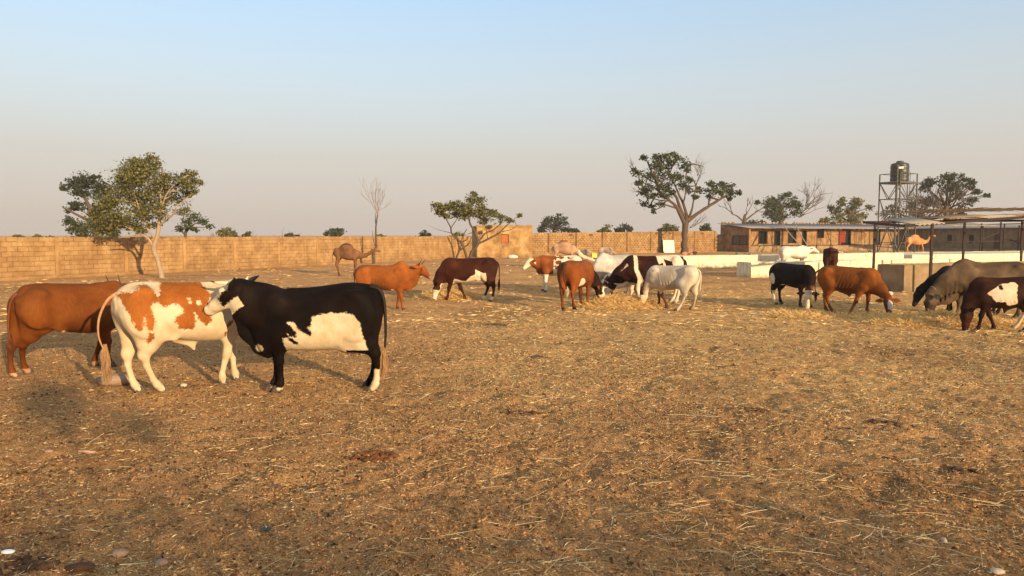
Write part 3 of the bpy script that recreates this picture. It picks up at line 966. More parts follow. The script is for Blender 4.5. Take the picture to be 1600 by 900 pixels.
def p3(V, HF, HU, HS, onh, m1, m2, m3):
    x, z = V[:, 0], V[:, 2]
    m1 = sd_poly(x, z, patch)
    m1 = np.where((z < .50) & (x < -.30), -1, m1)                              # hind legs stay black...
    m1 = np.maximum(m1, legwhite(V, .27, (x < -.2) & (V[:, 1] > 0)))           # ...but one white sock
    m1 = np.maximum(m1, legwhite(V, .05, x > 0))
    m1 = np.maximum(m1, .055 - np.sqrt((x - .70) ** 2 + (z - .52) ** 2 * 1.5))
    face = np.maximum.reduce([HU * .8 - .035 + HF * .12, (HF - .215) * .8, np.minimum(-HU - .085, HF - .0)])
    face = np.minimum(face, (HF - .04) + (HU < -.05) * .1)
    m1 = np.where(onh & (HF > .0), np.maximum(m1, face), m1)
    m3 = np.where(onh, HF - .455, m3)
    m3 = np.maximum(m3, .50 - z - 20 * (np.abs(x + .36) > .16) - 20 * (np.abs(V[:, 1]) > .10))
    return m1, m2, m3
HC = dict(l=.44, out=.75, up=.12, fwd=.45, mat=None, r=.95)
def horn_cream():
    t = NT('cream_horn')
    g = t.node('ShaderNodeTexCoord')
    n = t.noise(30, 3)
    col = t.ramp(n, [(.3, (.62, .48, .27)), (.7, (.78, .66, .42))])
    return t.out(col, .45, None, .4)
HC['mat'] = horn_cream()
dl = [L3(374, 494, .09, .07, .3), L3(388, 517, .05, .09, .3), L3(404, 538, 0, .085, .3), L3(420, 549, 0, .07, .3)]
px_, pz_ = lf(373, 449, .10)
blk = animal('cow', 'black cow with large white flank patch, its head laid across the pied bull', 'cow', (579, 611), (432, 611), S, .0115, hd_, torso=st,
    feet=feet_local(o_, hd_, S, {'HL': (582, 611), 'HR': (574, 604), 'FL': (437, 611), 'FR': (426, 609)}),
    neck=[L3(418, 485, 0, .25, .62), L3(401, 478, .03, .225, .56), L3(388, 468, .06, .175, .62), L3(378, 458, .09, .13, .75)],
    poll=(px_, .10, pz_), hdir=(.40, -.10, -.26), head=1.16, dewlap=dl, udder=1.25, horns=None, ears=dict(l=.20, w=.052, back=1.3, drop=-.35),
    tail=dict(pts=[(lf(a_, b_, .03)[0], .03, lf(a_, b_, .03)[1]) for a_, b_ in ((578, 447), (591, 451), (599, 466), (602, 495), (602.5, 525), (600, 553))], tuft=.34, hairs=120, r=.040, lx=0.05),
    coat=coat_mat('black_coat', *BLACK, white=(.60, .50, .34), amp=.040, nscale=36), ear_mat=simple_mat('black_hair', BLACK[0], BLACK[1], 9, .6), tail_mat=hair_mat('tan_tail_hair', (.22, .11, .045), (.42, .25, .11)), paint=p3, legw=1.0, ribs=.05, hipx=.10)
HT = None
# dark tips of the cream horns
for pts_, r_ in ((((370, 444, .12), (362, 442.5, .18), (350, 442, .21), (341, 441.5, .22), (335, 440.5, .22)), (.026, .024, .020, .016, .011)), (((376, 442, .04), (381, 440, -.02), (385, 436, -.05), (388, 431, -.06)), (.024, .020, .013, .004))):
    P_ = [Vector((lf(a_, b_, y_)[0], y_, lf(a_, b_, y_)[1])) for a_, b_, y_ in pts_]
    hn = MB().tube(P_, r_, 10).build('horn', HC['mat'], blk, True)
    if len(P_) == 5:
        x_, z_ = lf(328, 438.5, .21)
        MB().tube([P_[4] + (P_[3] - P_[4]) * .15, P_[4].lerp(Vector((x_, .21, z_)), .5), Vector((x_, .21, z_))], [.0118, .0085, .002], 8).build('horn_tip', HORN_DARK, hn, True)

# --- brown and white pied bull, three-quarter rear view
S = 1.03
o_ = (G(238, 616) + G(359, 598)) / 2; hd_ = math.radians(44)
lf = local_of(o_, hd_, S)
B1 = to_local(lf, zx(170, 430, 4.5, [(120, 120), (165, 125), (200, 100), (240, 70), (285, 65), (303, 100), (325, 143), (345, 165), (345, 185), (290, 195), (280, 235), (315, 310), (310, 350), (295, 388), (270, 388),
     (250, 350), (240, 275), (228, 285), (232, 350), (217, 400), (180, 370), (130, 270), (98, 190), (90, 140)]), -.2)
B2 = to_local(lf, zx(0, 400, 3.912, [(985, 235), (1000, 190), (1030, 160), (1270, 160), (1300, 240), (1262, 300), (1290, 390), (1250, 425), (1210, 385), (1195, 370), (1180, 450), (1100, 445), (1070, 395), (1072, 372), (1122, 345), (1108, 300), (1062, 290), (1000, 312), (960, 270), (975, 245)]), -.25)
B3 = to_local(lf, zx(170, 430, 4.5, [(278, 405), (316, 402), (308, 470), (285, 492), (272, 470)]), -.2)
B4 = to_local(lf, zx(300, 400, 3.912, [(205, 400), (240, 385), (245, 400), (225, 425), (200, 430)]), -.2)
B5 = to_local(lf, zx(300, 400, 3.912, [(195, 462), (212, 462), (210, 488), (196, 486)]), -.2)
W1 = to_local(lf, zx(0, 400, 3.912, [(1155, 258), (1168, 256), (1172, 285), (1160, 290)]), -.25)
W2 = to_local(lf, zx(0, 400, 3.912, [(1202, 275), (1228, 262), (1230, 295), (1210, 300)]), -.25)
W3 = to_local(lf, zx(0, 400, 3.912, [(1184, 345), (1205, 345), (1200, 375), (1186, 370)]), -.25)
def p2(V, HF, HU, HS, onh, m1, m2, m3):
    x, z = V[:, 0], V[:, 2]
    b = np.maximum.reduce([sd_poly(x, z, p) for p in (B1, B2, B3)])
    b = np.maximum(b, np.maximum(sd_poly(x, z, B4), sd_poly(x, z, B5)))
    b = np.minimum(b, -np.maximum.reduce([sd_poly(x, z, p) for p in (W1, W2, W3)]))
    b = np.where(z < .50, -1, b)
    m1 = -b
    m3 = np.where(onh, HF - .37, m3)
    return m1, m2, m3
animal('bull', 'brown and white pied bull seen from its tail end, standing behind the black cow', 'bull', (238, 616), (359, 598), S, .0125, hd_,
    feet=feet_local(o_, hd_, S, {'HL': (219, 613), 'HR': (256, 612), 'FR': (346, 601), 'FL': (370, 594)}),
    neck=[(.58, 0, .95, .24, .6), (.80, -.02, .95, .20, .55), (1.0, -.04, .96, .14, .65)], poll=(1.05, -.05, 1.0), hdir=(.7, .1, -.6), dewlap=[(.98, -.03, .80, .07, .3), (.84, 0, .64, .10, .3), (.70, 0, .56, .09, .3)],
    sheath=.60, horns=dict(l=.14, out=.6, up=.6), coat=coat_mat('pied_coat', (.210, .060, .010), (.30, .095, .017), white=(.58, .47, .31), amp=.055, nscale=38), paint=p2, ribs=.05, legw=.95,
    tail=dict(pts=[(-.75, 0, 1.14), (-.85, .02, 1.06), (-.92, .06, .88), (-.93, .07, .68), (-.88, .03, .50)], tuft=.34, hairs=240, r=.025, mat=hair_mat('tan_tail', (.34, .15, .06), (.50, .28, .13))),
    tail_mat=hair_mat('tawny_tail_hair', (.26, .13, .05), (.56, .36, .18)), ear_mat=simple_mat('cream_hair', (.6, .5, .4), (.75, .66, .54), 9, .6))

# --- plain brown cow at the left edge
S = .95
o_ = (G(33, 589) + G(158, 574)) / 2 + Vector((.17, .05, 0)); hd_ = math.radians(55)
def p1(V, HF, HU, HS, onh, m1, m2, m3):
    x, y, z = V.T
    m1 = .055 - np.sqrt((x + .22) ** 2 * .35 + (z - .56) ** 2)
    m1 = np.where(np.abs(y) > .2, -1, m1)
    m2 = np.where(z < .09, .09 - z, -1)
    return m1, m2, m3
animal('cow', 'plain reddish brown cow at the left edge, its head hidden behind its body', 'cow', (33, 589), (158, 574), S, .0125, hd_, origin=o_, torso=[(r[0] * .92, r[1] + .025, r[2], r[3]) for r in TORSO],
    feet=feet_local(o_, hd_, S, {'HL': (24, 590), 'HR': (44, 582), 'FL': (172, 572), 'FR': (146, 571)}),
    neck=[(.60, 0, .98, .235, .62), (.76, .12, .98, .19, .6), (.80, .32, .98, .14, .7)], poll=(.80, .42, 1.04), hdir=(-.05, .75, -.5), hup=(0, .3, 1),
    horns=dict(l=.24, out=.25, up=1.0), coat=coat_mat('red_brown_coat', (.105, .029, .006), (.165, .050, .010), white=(.62, .45, .25), second=(.46, .26, .15), skin=(.46, .27, .16)), paint=p1, legw=.95, udder=.0, ribs=.05,
    tail=dict(pts=[(-.66, 0, 1.15), (-.74, .02, 1.11), (-.78, .05, .98), (-.80, .07, .76), (-.79, .07, .52)], tuft=.16, r=.04), ear_mat=simple_mat('red_brown_hair', (.10, .028, .007), (.15, .045, .011), 9, .6))

# --- orange zebu facing right
S = .88
o_ = G(600, 483.5)
def p4(V, HF, HU, HS, onh, m1, m2, m3):
    x, y, z = V.T
    m2 = np.where(z < .07, .07 - z, -1)
    m1 = .05 - np.sqrt((x - .30) ** 2 + (z - .54) ** 2)
    return m1, m2, np.where(onh, HF - .40, m3)
animal('zebu', 'orange brown zebu with small hump and upright horns facing the hay', 'cow', None, None, S, .018, math.radians(-8), origin=o_,
    feet=feet_local(o_, math.radians(-8), S, {'FR': (630, 484), 'FL': (621, 481.5), 'HR': (578, 484), 'HL': (569, 481)}), hump=.13, legw=.95,
    neck=[(.58, 0, 1.0, .22, .5), (.78, 0, 1.03, .16, .5), (.96, 0, 1.10, .11, .6)], poll=(1.02, 0, 1.20), hdir=(.72, -.15, -.62), head=1.05, dewlap=[(1.0, 0, .98, .07, .3), (.84, 0, .78, .11, .3), (.68, 0, .60, .10, .3)],
    horns=dict(l=.20, out=.35, up=.9), coat=coat_mat('orange_coat', *ORANGE), paint=p4, tail=dict(tuft=.2))

# --- dark red cow, white belly, grazing to the left
S = .98
o_ = (G(756, 470) + G(712, 469)) / 2; hd_ = math.radians(186)
lf = local_of(o_, hd_, S)
W = to_local(lf, zx(500, 360, 5.0, [(1215, 300), (1240, 310), (1270, 325), (1295, 325), (1300, 375), (1290, 410), (1200, 430), (1100, 420), (1040, 470), (1030, 440), (1050, 370), (1100, 385), (1140, 390), (1180, 350), (1210, 340)]), .25)
def p5(V, HF, HU, HS, onh, m1, m2, m3):
    x, y, z = V.T
    m1 = np.where((z < .5), -1, sd_poly(x, z, W))
    m1 = np.maximum(m1, legwhite(V, .16, x < 0))
    m1 = np.where(onh, np.where((np.abs(HS) > .06) & (HF < .16), -.05, .06 + HF * .3), m1)
    return m1, m2, np.where(onh, HF - .42, m3)
animal('cow', 'dark red cow with white belly and white face grazing at the small hay heap', 'cow', (756, 470), (712, 469), S, .018, hd_,
    feet=feet_local(o_, hd_, S, {'FL': (697, 469), 'FR': (728, 468), 'HL': (766, 471), 'HR': (752, 469)}), coat=coat_mat('chestnut_coat', *CHEST, amp=.03, nscale=14), paint=p5,
    neck=[(.58, 0, .95, .26, .55), (.76, 0, .76, .18, .58), (.90, .02, .56, .125, .68)], poll=(.93, .02, .50), hdir=(.20, -.04, -1), ears=dict(l=.17, w=.045, back=.5, drop=.1),
    tail=dict(tuft=.30, lx=0))

# --- small pied cow far behind, facing left
S = .93
o_ = (G(893, 454) + G(853, 456)) / 2; hd_ = math.radians(176)
def p7(V, HF, HU, HS, onh, m1, m2, m3):
    x, y, z = V.T
    n = fbm(x * 5 + 3, z * 6, 3, 40)
    m1 = np.where(x > .18, .09 - np.abs(x - .90) * 0 - .2, (n - .47) * .5 + .04)
    m1 = np.maximum(m1, .60 - z)
    m1 = np.where(onh, np.where((HU < .02) & (HF < .16) & (HF > .02), -.05, .06), m1)
    return m1, m2, m3
animal('cow', 'small pied cow with brown shoulder and white head behind the brown cow rump', 'cow', (893, 454), (853, 456), S, .02, hd_,
    feet=feet_local(o_, hd_, S, {'FL': (853, 457), 'FR': (849, 455), 'HL': (895, 455), 'HR': (890, 453)}), coat=coat_mat('pied_tan_coat', (.17, .045, .010), (.25, .072, .018), amp=.05, nscale=8), paint=p7, legw=1.1,
    neck=[(.58, 0, .98, .23, .6), (.78, .06, .98, .17, .62), (.92, .12, 1.02, .12, .75)], poll=(.98, .14, 1.08), hdir=(.55, .45, -.62), ears=dict(l=.19, w=.05, back=.1, drop=.3), horns=dict(l=.10, out=.5, up=.5, mat=HORN_M))

# --- brown cow seen from behind, grazing
S = .97
o_ = (G(889, 484.5) + G(913, 478.5)) / 2; hd_ = math.radians(62)
def p8(V, HF, HU, HS, onh, m1, m2, m3):
    x, y, z = V.T
    m1 = .17 - np.sqrt((x + .24) ** 2 * .7 + (z - .62) ** 2)
    m2 = np.where(z < .10, .10 - z, -1)
    m2 = np.maximum(m2, (x - .66) * .6)
    m1 = np.where(onh & (HU > -.04), .065 + HF * .1 - np.abs(HS), m1)
    m3 = np.where(onh, HF - .39, m3)
    return m1, m2, m3
animal('cow', 'brown cow seen from behind with white udder patch, left of the middle hay heap', 'cow', (889, 484.5), (913, 478.5), S, .018, hd_,
    feet=feet_local(o_, hd_, S, {'HL': (881, 485.5), 'HR': (898, 484), 'FL': (908, 478), 'FR': (918, 479)}), coat=coat_mat('brown_coat', (.140, .036, .008), (.20, .058, .012), second=(.025, .010, .006), amp=.03), paint=p8, udder=.8,
    neck=[(.60, 0, .93, .235, .60), (.80, -.10, .72, .17, .62), (.90, -.24, .50, .12, .72)], poll=(.92, -.28, .46), hdir=(-.12, -.18, -.97), hup=(.2, -1, .1), horns=dict(l=.22, out=.9, up=.5, mat=HORN_M),
    tail=dict(pts=[(-.75, 0, 1.14), (-.84, 0, 1.08), (-.87, -.02, .95), (-.87, -.05, .72), (-.84, -.10, .52)], tuft=.18, mat=hair_mat('dark_tail', (.03, .015, .01), (.06, .03, .02)), r=.045), tail_mat=hair_mat('cream_tail_hair', (.46, .30, .15), (.68, .50, .30)))

# --- pale grey zebu behind the group
S = .98
hd_ = math.radians(214); o_ = AT(962, 440, 22.4); o_.z = 0
def p9(V, HF, HU, HS, onh, m1, m2, m3):
    x, y, z = V.T
    m2 = np.where(onh, .02 + HF * .2 - .12 + np.abs(HS) * .3, (x - .95) * .3)
    return m1, m2, m3
animal('zebu', 'pale grey zebu with its head down behind the hay heap between two darker cows', 'cow', None, None, S, .02, hd_, origin=o_, hump=.08,
    coat=coat_mat('grey_white_coat', *GREYW, second=(.16, .14, .12)), paint=p9, neck=[(.60, 0, .93, .26, .60), (.80, 0, .74, .17, .62), (.98, .02, .52, .12, .72)], poll=(1.02, .03, .48), horns=dict(l=.26, out=1, up=.25, mat=HORN_M))

# --- big dark and white cow grazing to the left
S = 1.04
o_ = (G(1050, 474) + G(992, 473)) / 2; hd_ = math.radians(178)
lf = local_of(o_, hd_, S)
PW = [to_local(lf, zx(800, 360, 5.0, p), .25) for p in (
    [(955, 180), (985, 180), (987, 300), (1010, 350), (1035, 400), (1110, 360), (1110, 430), (980, 420), (985, 380), (955, 300)],
    [(1130, 190), (1320, 180), (1340, 240), (1340, 500), (1262, 300), (1252, 240), (1190, 222), (1205, 290), (1190, 290), (1180, 250), (1150, 262)],
    [(880, 290), (905, 255), (912, 275), (880, 300), (850, 320)],
    [(700, 520), (760, 420), (830, 415), (860, 420), (905, 395), (950, 420), (965, 460), (925, 470), (840, 450), (770, 520)])]
def p10(V, HF, HU, HS, onh, m1, m2, m3):
    x, y, z = V.T
    m1 = np.maximum.reduce([sd_poly(x, z, p) for p in PW])
    m1 = np.maximum(m1, legwhite(V, .52, np.abs(x) < 2))
    m1 = np.where(onh, np.where(HF < .10, -.03, .05 - (HF > .39) * .12), m1)
    return m1, m2, m3
animal('cow', 'large dark brown and white cow with white rump grazing at the middle hay heap', 'cow', (1050, 474), (992, 473), S, .018, hd_,
    feet=feet_local(o_, hd_, S, {'FL': (998, 474), 'FR': (983, 471), 'HL': (1053, 475), 'HR': (1048, 471)}), coat=coat_mat('dark_pied_coat', (.018, .006, .004), (.040, .012, .007), amp=.03, nscale=12), paint=p10,
    neck=[(.58, 0, .95, .25, .58), (.84, .0, .74, .19, .58), (1.08, 0, .54, .13, .68)], poll=(1.14, 0, .50), hdir=(.42, 0, -.85), horns=dict(l=.18, out=.7, up=.4, mat=HORN_M), ears=dict(l=.17, w=.045, back=.4, drop=.2), dewlap=[(1.06, 0, .38, .05, .3), (.85, 0, .50, .08, .3), (.70, 0, .56, .08, .3)])

# --- brown and white calf lying behind the heap
S = .62
o_ = G(972, 469)
def pcalf(V, HF, HU, HS, onh, m1, m2, m3):
    x, y, z = V.T
    return (fbm(x * 3 + 1, z * 3 + y * 2, 2, 9) - .48) * .5, m2, m3
animal('calf', 'brown and white calf lying half hidden under the neck of the big dark cow', 'calf', None, None, S, .02, math.radians(170), origin=o_,
    coat=coat_mat('calf_coat', (.10, .035, .018), (.16, .055, .025), amp=.04), paint=pcalf, ears=dict(l=.18, w=.05, back=.2, drop=.2))

# --- white calf with dark neck, grazing
S = .88
hd_ = math.radians(139); o_ = (G(1067, 484.5) + G(1033, 481)) / 2
def p11(V, HF, HU, HS, onh, m1, m2, m3):
    x, y, z = V.T
    m2 = np.where(y < .05, (x - .62) * .5 - np.abs(z - .75) * .1, (x - .78) * .5)
    m2 = np.maximum(m2, np.where((x > .2) & (y < 0) & (z < .5), .05, -1))
    m2 = np.maximum(m2, .03 - np.sqrt((x - .50) ** 2 + (z - 1.08) ** 2) * .8)
    m1 = np.where(onh & (HF > .10), .08, -1)
    m2 = np.where(onh & (HF > .08), -.1, m2)
    return m1, m2, np.where(onh, HF - .40, m3)
animal('calf', 'slim white calf with dark neck patch grazing with its rump to the right', 'calf', (1067, 484.5), (1033, 481), S, .016, hd_,
    feet=feet_local(o_, hd_, S, {'HL': (1056, 485.5), 'HR': (1080, 483), 'FL': (1043, 481), 'FR': (1029, 480)}), coat=coat_mat('cream_coat', (.44, .36, .26), (.60, .51, .38), second=(.10, .04, .022), skin=(.12, .08, .06)), paint=p11, fat=.84, legw=.95,
    neck=[(.58, 0, .92, .20, .60), (.74, .04, .68, .13, .62), (.84, .08, .48, .10, .72)], poll=(.86, .10, .44), hdir=(.06, .10, -.98), hup=(1, .6, .2), ears=dict(l=.18, w=.05, back=.1, drop=.05), ribs=.5,
    tail=dict(tuft=.25, mat=simple_mat('cream_tail', (.52, .42, .30), (.66, .56, .42), 9, .7), pts=[(-.75, 0, 1.14), (-.84, 0, 1.06), (-.86, -.01, .88), (-.84, -.02, .66), (-.84, -.02, .50)]))

# --- black calf, white face, facing the camera
S = .88
hd_ = math.radians(-66); o_ = G(1238, 478)
def p16(V, HF, HU, HS, onh, m1, m2, m3):
    x, y, z = V.T
    m1 = legwhite(V, .42, (x < 0) & (y < 0))
    m1 = np.maximum(m1, .10 - np.sqrt((x + .55) ** 2 * .8 + (z - .78) ** 2 * .35))
    m1 = np.maximum(m1, .07 - np.sqrt((x + .22) ** 2 * .25 + (z - .57) ** 2 * 1.2))
    m2 = np.minimum(x - .50, .70 - z + .3 * y) * .5
    m1 = np.where(onh, .08, m1); m2 = np.where(onh, -.2, m2)
    return m1, m2, m3
animal('calf', 'black and white calf with white face grazing towards the camera', 'calf', None, None, S, .016, hd_, origin=o_,
    feet={'HR': (-.50, -.13), 'HL': (-.56, .13), 'FR': (.42, -.12), 'FL': (.50, .16)}, coat=coat_mat('black_calf_coat', *BLACK, second=(.13, .05, .022), amp=.03), ear_mat=simple_mat('dark_ear', (.03, .015, .012), (.06, .03, .02), 9, .7), paint=p16,
    neck=[(.58, 0, .92, .23, .60), (.74, -.10, .72, .16, .62), (.82, -.22, .52, .12, .72)], poll=(.84, -.27, .46), hdir=(.08, -.12, -.97), hup=(.62, -.80, .2), ears=dict(l=.21, w=.06, back=-.1, drop=.1), head=1.05)

# --- lean brown cow with blaze, facing right
S = .89
hd_ = math.radians(-47); o_ = (G(1299, 489.5) + G(1343, 491)) / 2 + Vector((.06, 0, 0))
def p18(V, HF, HU, HS, onh, m1, m2, m3):
    x, y, z = V.T
    m1 = np.where(onh & (HU > 0), .052 - .8 * np.sqrt((HF - .17) ** 2 * .35 + HS ** 2), -1)
    m2 = np.where(z < .10, .10 - z, -1)
    m2 = np.where(onh & (HF > .05), .02 + (HF - .1) * .1, m2)
    return m1, m2, m3
animal('cow', 'lean orange brown cow with white blaze and visible ribs grazing to the right', 'cow', None, None, S, .016, hd_, origin=o_,
    feet=feet_local(o_, hd_, S, {'HR': (1304, 490), 'HL': (1293, 488), 'FR': (1327, 492.5), 'FL': (1355, 489)}), coat=coat_mat('rust_coat', (.145, .040, .007), (.22, .068, .013), second=(.09, .035, .018), white=(.62, .57, .55)), paint=p18, fat=.84, ribs=.72, legw=.95, sheath=.60,
    neck=[(.58, 0, .90, .215, .58), (.78, -.02, .70, .15, .60), (.95, -.06, .50, .11, .72)], poll=(1.0, -.08, .46), hdir=(.20, -.20, -.95), hup=(.7, -.7, .1), ears=dict(l=.24, w=.055, back=-.15, drop=.05),
    tail=dict(pts=[(-.75, 0, 1.12), (-.86, 0, 1.06), (-.90, 0, .90), (-.89, .0, .66), (-.86, 0, .46)], tuft=.22), tail_mat=hair_mat('black_tail_hair', (.02, .012, .01), (.04, .025, .02)))

# --- dark cow seen from behind beyond the lean one
S = 1.07
o_ = Vector((13.25, 30.75, 0))
def p17(V, HF, HU, HS, onh, m1, m2, m3):
    x, y, z = V.T
    m3 = np.where(x < -.6, .03 - np.sqrt((y) ** 2 * 2 + (z - .82) ** 2 * .12), -1)
    return m1, m2, m3
animal('cow', 'dark brown cow seen from behind between the lean cow and the white trough', 'cow', None, None, S, .02, math.radians(66), origin=o_,
    coat=coat_mat('dark_brown_coat', (.040, .013, .008), (.070, .022, .012), skin=(.16, .07, .05)), paint=p17, fat=.95,
    neck=[(.60, 0, .93, .235, .60), (.80, 0, .74, .16, .62), (.98, 0, .52, .115, .72)])

# --- cream cow behind the trough, facing right
S = .98
o_ = AT(1240, 420, 40.2); o_.z = 0
animal('cow', 'cream white cow standing between the two white troughs facing right', 'cow', None, None, S, .025, math.radians(3), origin=o_,
    coat=coat_mat('cream_white_coat', (.62, .52, .40), (.76, .67, .54), second=(.16, .14, .13)), ribs=.4, hump=.06,
    paint=lambda V, HF, HU, HS, onh, m1, m2, m3: (m1, np.where((V[:, 0] > .5) & ~onh, .02 - np.abs(V[:, 2] - 1.26) * .5, -1), m3),
    neck=[(.58, 0, .98, .23, .55), (.78, 0, 1.02, .17, .55), (.96, 0, 1.08, .12, .65)], poll=(1.02, 0, 1.14), hdir=(.80, -.05, -.50), head=1.05, horns=dict(l=.07, out=.4, up=.6, mat=HORN_M))

# --- grey humped zebu bull at the right edge
S = 1.0
hd_ = math.radians(181); o_ = G(1541, 498)
def folds(fd):
    for i in range(5):
        for s in (1, -1): fd.cone((.70 + .085 * i, s * (.135 - .012 * i), .92 - .085 * i), (.66 + .09 * i, s * (.09 - .01 * i), .60 - .06 * i), .012, .008, (1, 0, 0), .8, .05)
def p20(V, HF, HU, HS, onh, m1, m2, m3):
    x, y, z = V.T
    m2 = np.where(onh, (HF - .12) * .4, -1)
    m2 = np.maximum(m2, .10 - z)
    m1 = np.where(onh, (HF - .41) * 1.0, m1)
    return m1, m2, m3
animal('zebu', 'large grey brown zebu bull with big hump and rope halter grazing at the right edge', 'bull', None, None, S, .0155, hd_, origin=o_, hump=.075, fat=1.05, torso=[(r[0] * 1.08, r[1] - (.02 if .1 < r[0] < .5 else .0), r[2] + .01, r[3]) for r in TORSO], extra=folds,
    feet=feet_local(o_, hd_, S, {'FL': (1507, 499), 'FR': (1494, 496), 'HL': (1598, 499), 'HR': (1588, 496)}),
    coat=coat_mat('grey_zebu_coat', *GREYB, second=(.045, .028, .02)), paint=p20, ribs=.05, ear_mat=simple_mat('pale_ear', (.20, .15, .11), (.32, .25, .18), 9, .7),
    neck=[(.62, 0, .96, .27, .52), (.90, 0, .76, .20, .52), (1.16, 0, .55, .140, .60)], poll=(1.24, 0, .50), hdir=(.12, .05, -.98), head=1.12, dewlap=[(1.06, 0, .36, .07, .3), (.88, 0, .44, .11, .3), (.70, 0, .52, .12, .3)], ears=dict(l=.20, w=.055, back=.2, drop=.3))

zb = [o for o in bpy.data.objects if o.get('label', '').startswith('large grey brown zebu')][0]
def ring(c, d, ru, rs, up, n=20, r=.008):
    d = Vector(d).normalized(); u = Vector(up); u = (u - d * u.dot(d)).normalized(); s_ = d.cross(u)
    return [Vector(c) + u * (ru * math.cos(2 * math.pi * i / n)) + s_ * (rs * math.sin(2 * math.pi * i / n)) for i in range(n + 1)]
ROPE = simple_mat('rope', (.30, .20, .10), (.45, .32, .17), 30, .9)
S_ = 1.0
MB().tube([p_ * S_ for p_ in ring((1.13, 0, .58), (.7, 0, -.55), .165, .10, (1, 0, .8))], .007, 6, False).build('halter_rope', ROPE, zb, True)

# --- black cow behind the zebu
S = .90
hd_ = math.radians(168); o_ = G(1516, 491)
animal('cow', 'black cow almost hidden behind the grey zebu with its head in the hay', 'cow', None, None, S, .018, hd_, origin=o_ ,
    feet={'FL': (.60, .12), 'FR': (.42, -.12)}, coat=coat_mat('jet_coat', (.010, .008, .008), (.022, .015, .012)),
    neck=[(.60, 0, .95, .24, .60), (.86, 0, .80, .17, .62), (1.10, 0, .64, .12, .72)], poll=(1.20, 0, .60), hdir=(.35, .10, -.90), ears=dict(l=.20, w=.055, back=.0, drop=.0))

# --- brown and white calf at the right edge
S = .84
o_ = (G(1596, 518) + G(1540, 517)) / 2; hd_ = math.radians(176)
o_ = o_ + Vector((.02, 0, 0))
lf = local_of(o_, hd_, S)
P22 = to_local(lf, zx(1490, 420, 8.18, [(425, 310), (470, 280), (540, 235), (590, 200), (640, 185), (720, 175), (800, 165), (830, 200), (810, 240), (790, 300), (800, 370), (820, 430), (780, 460), (700, 465), (640, 415), (540, 415), (500, 380), (480, 340)]), .22)
H22 = to_local(lf, zx(1490, 420, 8.18, [(575, 205), (620, 200), (632, 240), (610, 265), (575, 250)]), .22)
def p22(V, HF, HU, HS, onh, m1, m2, m3):
    x, y, z = V.T
    m1 = np.minimum(sd_poly(x, z, P22), -sd_poly(x, z, H22) )
    m1 = np.maximum(m1, np.where((y < .0) & (x < 0), .42 - z, -1))
    return m1, m2, m3
animal('calf', 'maroon calf with round spot in its white flank, grazing before the grey zebu', 'calf', (1596, 518), (1540, 517), S, .0145, hd_, origin=o_,
    feet=feet_local(o_, hd_, S, {'FL': (1526, 517.5), 'FR': (1554, 516), 'HL': (1596, 519.5), 'HR': (1583, 513)}), coat=coat_mat('maroon_coat', (.015, .0055, .0035), (.036, .011, .006), white=(.62, .50, .36), amp=.045, nscale=18), paint=p22, sheath=.58,
    neck=[(.58, 0, .95, .24, .58), (.72, 0, .74, .18, .60), (.82, 0, .54, .125, .70)], poll=(.85, 0, .50), hdir=(.05, .0, -1), head=1.12, ears=dict(l=.19, w=.05, back=.3, drop=.2))

# ------------------------------------------------------------------ camels
CAMEL = [(-.72, 1.20, 1.02, .06), (-.62, 1.30, .92, .15), (-.45, 1.36, .90, .19), (-.25, 1.42, .84, .22), (-.05, 1.46, .78, .25), (.15, 1.42, .76, .25), (.32, 1.34, .76, .22), (.48, 1.25, .80, .18), (.60, 1.14, .86, .12), (.66, 1.06, .92, .06)]
CT1 = dict(pts=[(-.66, 0, 1.18), (-.74, 0, 1.08), (-.77, 0, .92), (-.76, 0, .76)], tuft=.12, hairs=20, r=.03)
CAMELC = dict(base=(.30, .17, .085), base2=(.42, .26, .14))
def pcam(V, HF, HU, HS, onh, m1, m2, m3):
    x, y, z = V.T
    return m1, np.where(~onh, (z - 1.50) * .6, -1), m3
animal('camel', 'brown camel standing by the bare tree in front of the left wall', 'camel', None, None, .93, .028, math.radians(-14), origin=G(543, 431), torso=CAMEL, legs='camel', hump=.06,
    feet={'FR': (.52, -.12), 'FL': (.28, .12), 'HR': (-.36, -.14), 'HL': (-.54, .14)},
    neck=[(.50, 0, 1.08, .17, .6), (.72, 0, .98, .12, .65), (.95, 0, 1.00, .085, .75), (1.16, 0, 1.10, .072, .8), (1.30, 0, 1.20, .065, .85)], poll=(1.36, 0, 1.26), hdir=(.95, 0, -.10), head=.85,
    coat=coat_mat('camel_coat', (.12, .052, .022), (.20, .098, .045), second=(.07, .035, .02)), paint=pcam, tail=CT1)
animal('camel', 'pale camel lowering its long neck to the right behind the pied cow', 'camel', None, None, .98, .028, math.radians(-12), origin=G(882, 418.5), torso=CAMEL, legs='camel', hump=.06,
    neck=[(.50, 0, 1.10, .18, .6), (.72, 0, .92, .13, .65), (.92, 0, .74, .10, .75), (1.12, 0, .62, .085, .8), (1.36, 0, .55, .075, .85)], poll=(1.42, 0, .54), hdir=(.90, 0, -.35), head=.95,
    coat=coat_mat('pale_camel_coat', (.32, .17, .095), (.42, .26, .15), second=(.20, .09, .045)), paint=lambda V, HF, HU, HS, onh, m1, m2, m3: (np.where((V[:, 0] > .8), .05, -1.), np.where((V[:, 0] < .75), (V[:, 2] - 1.46) * .6, -1), m3), tail=CT1)
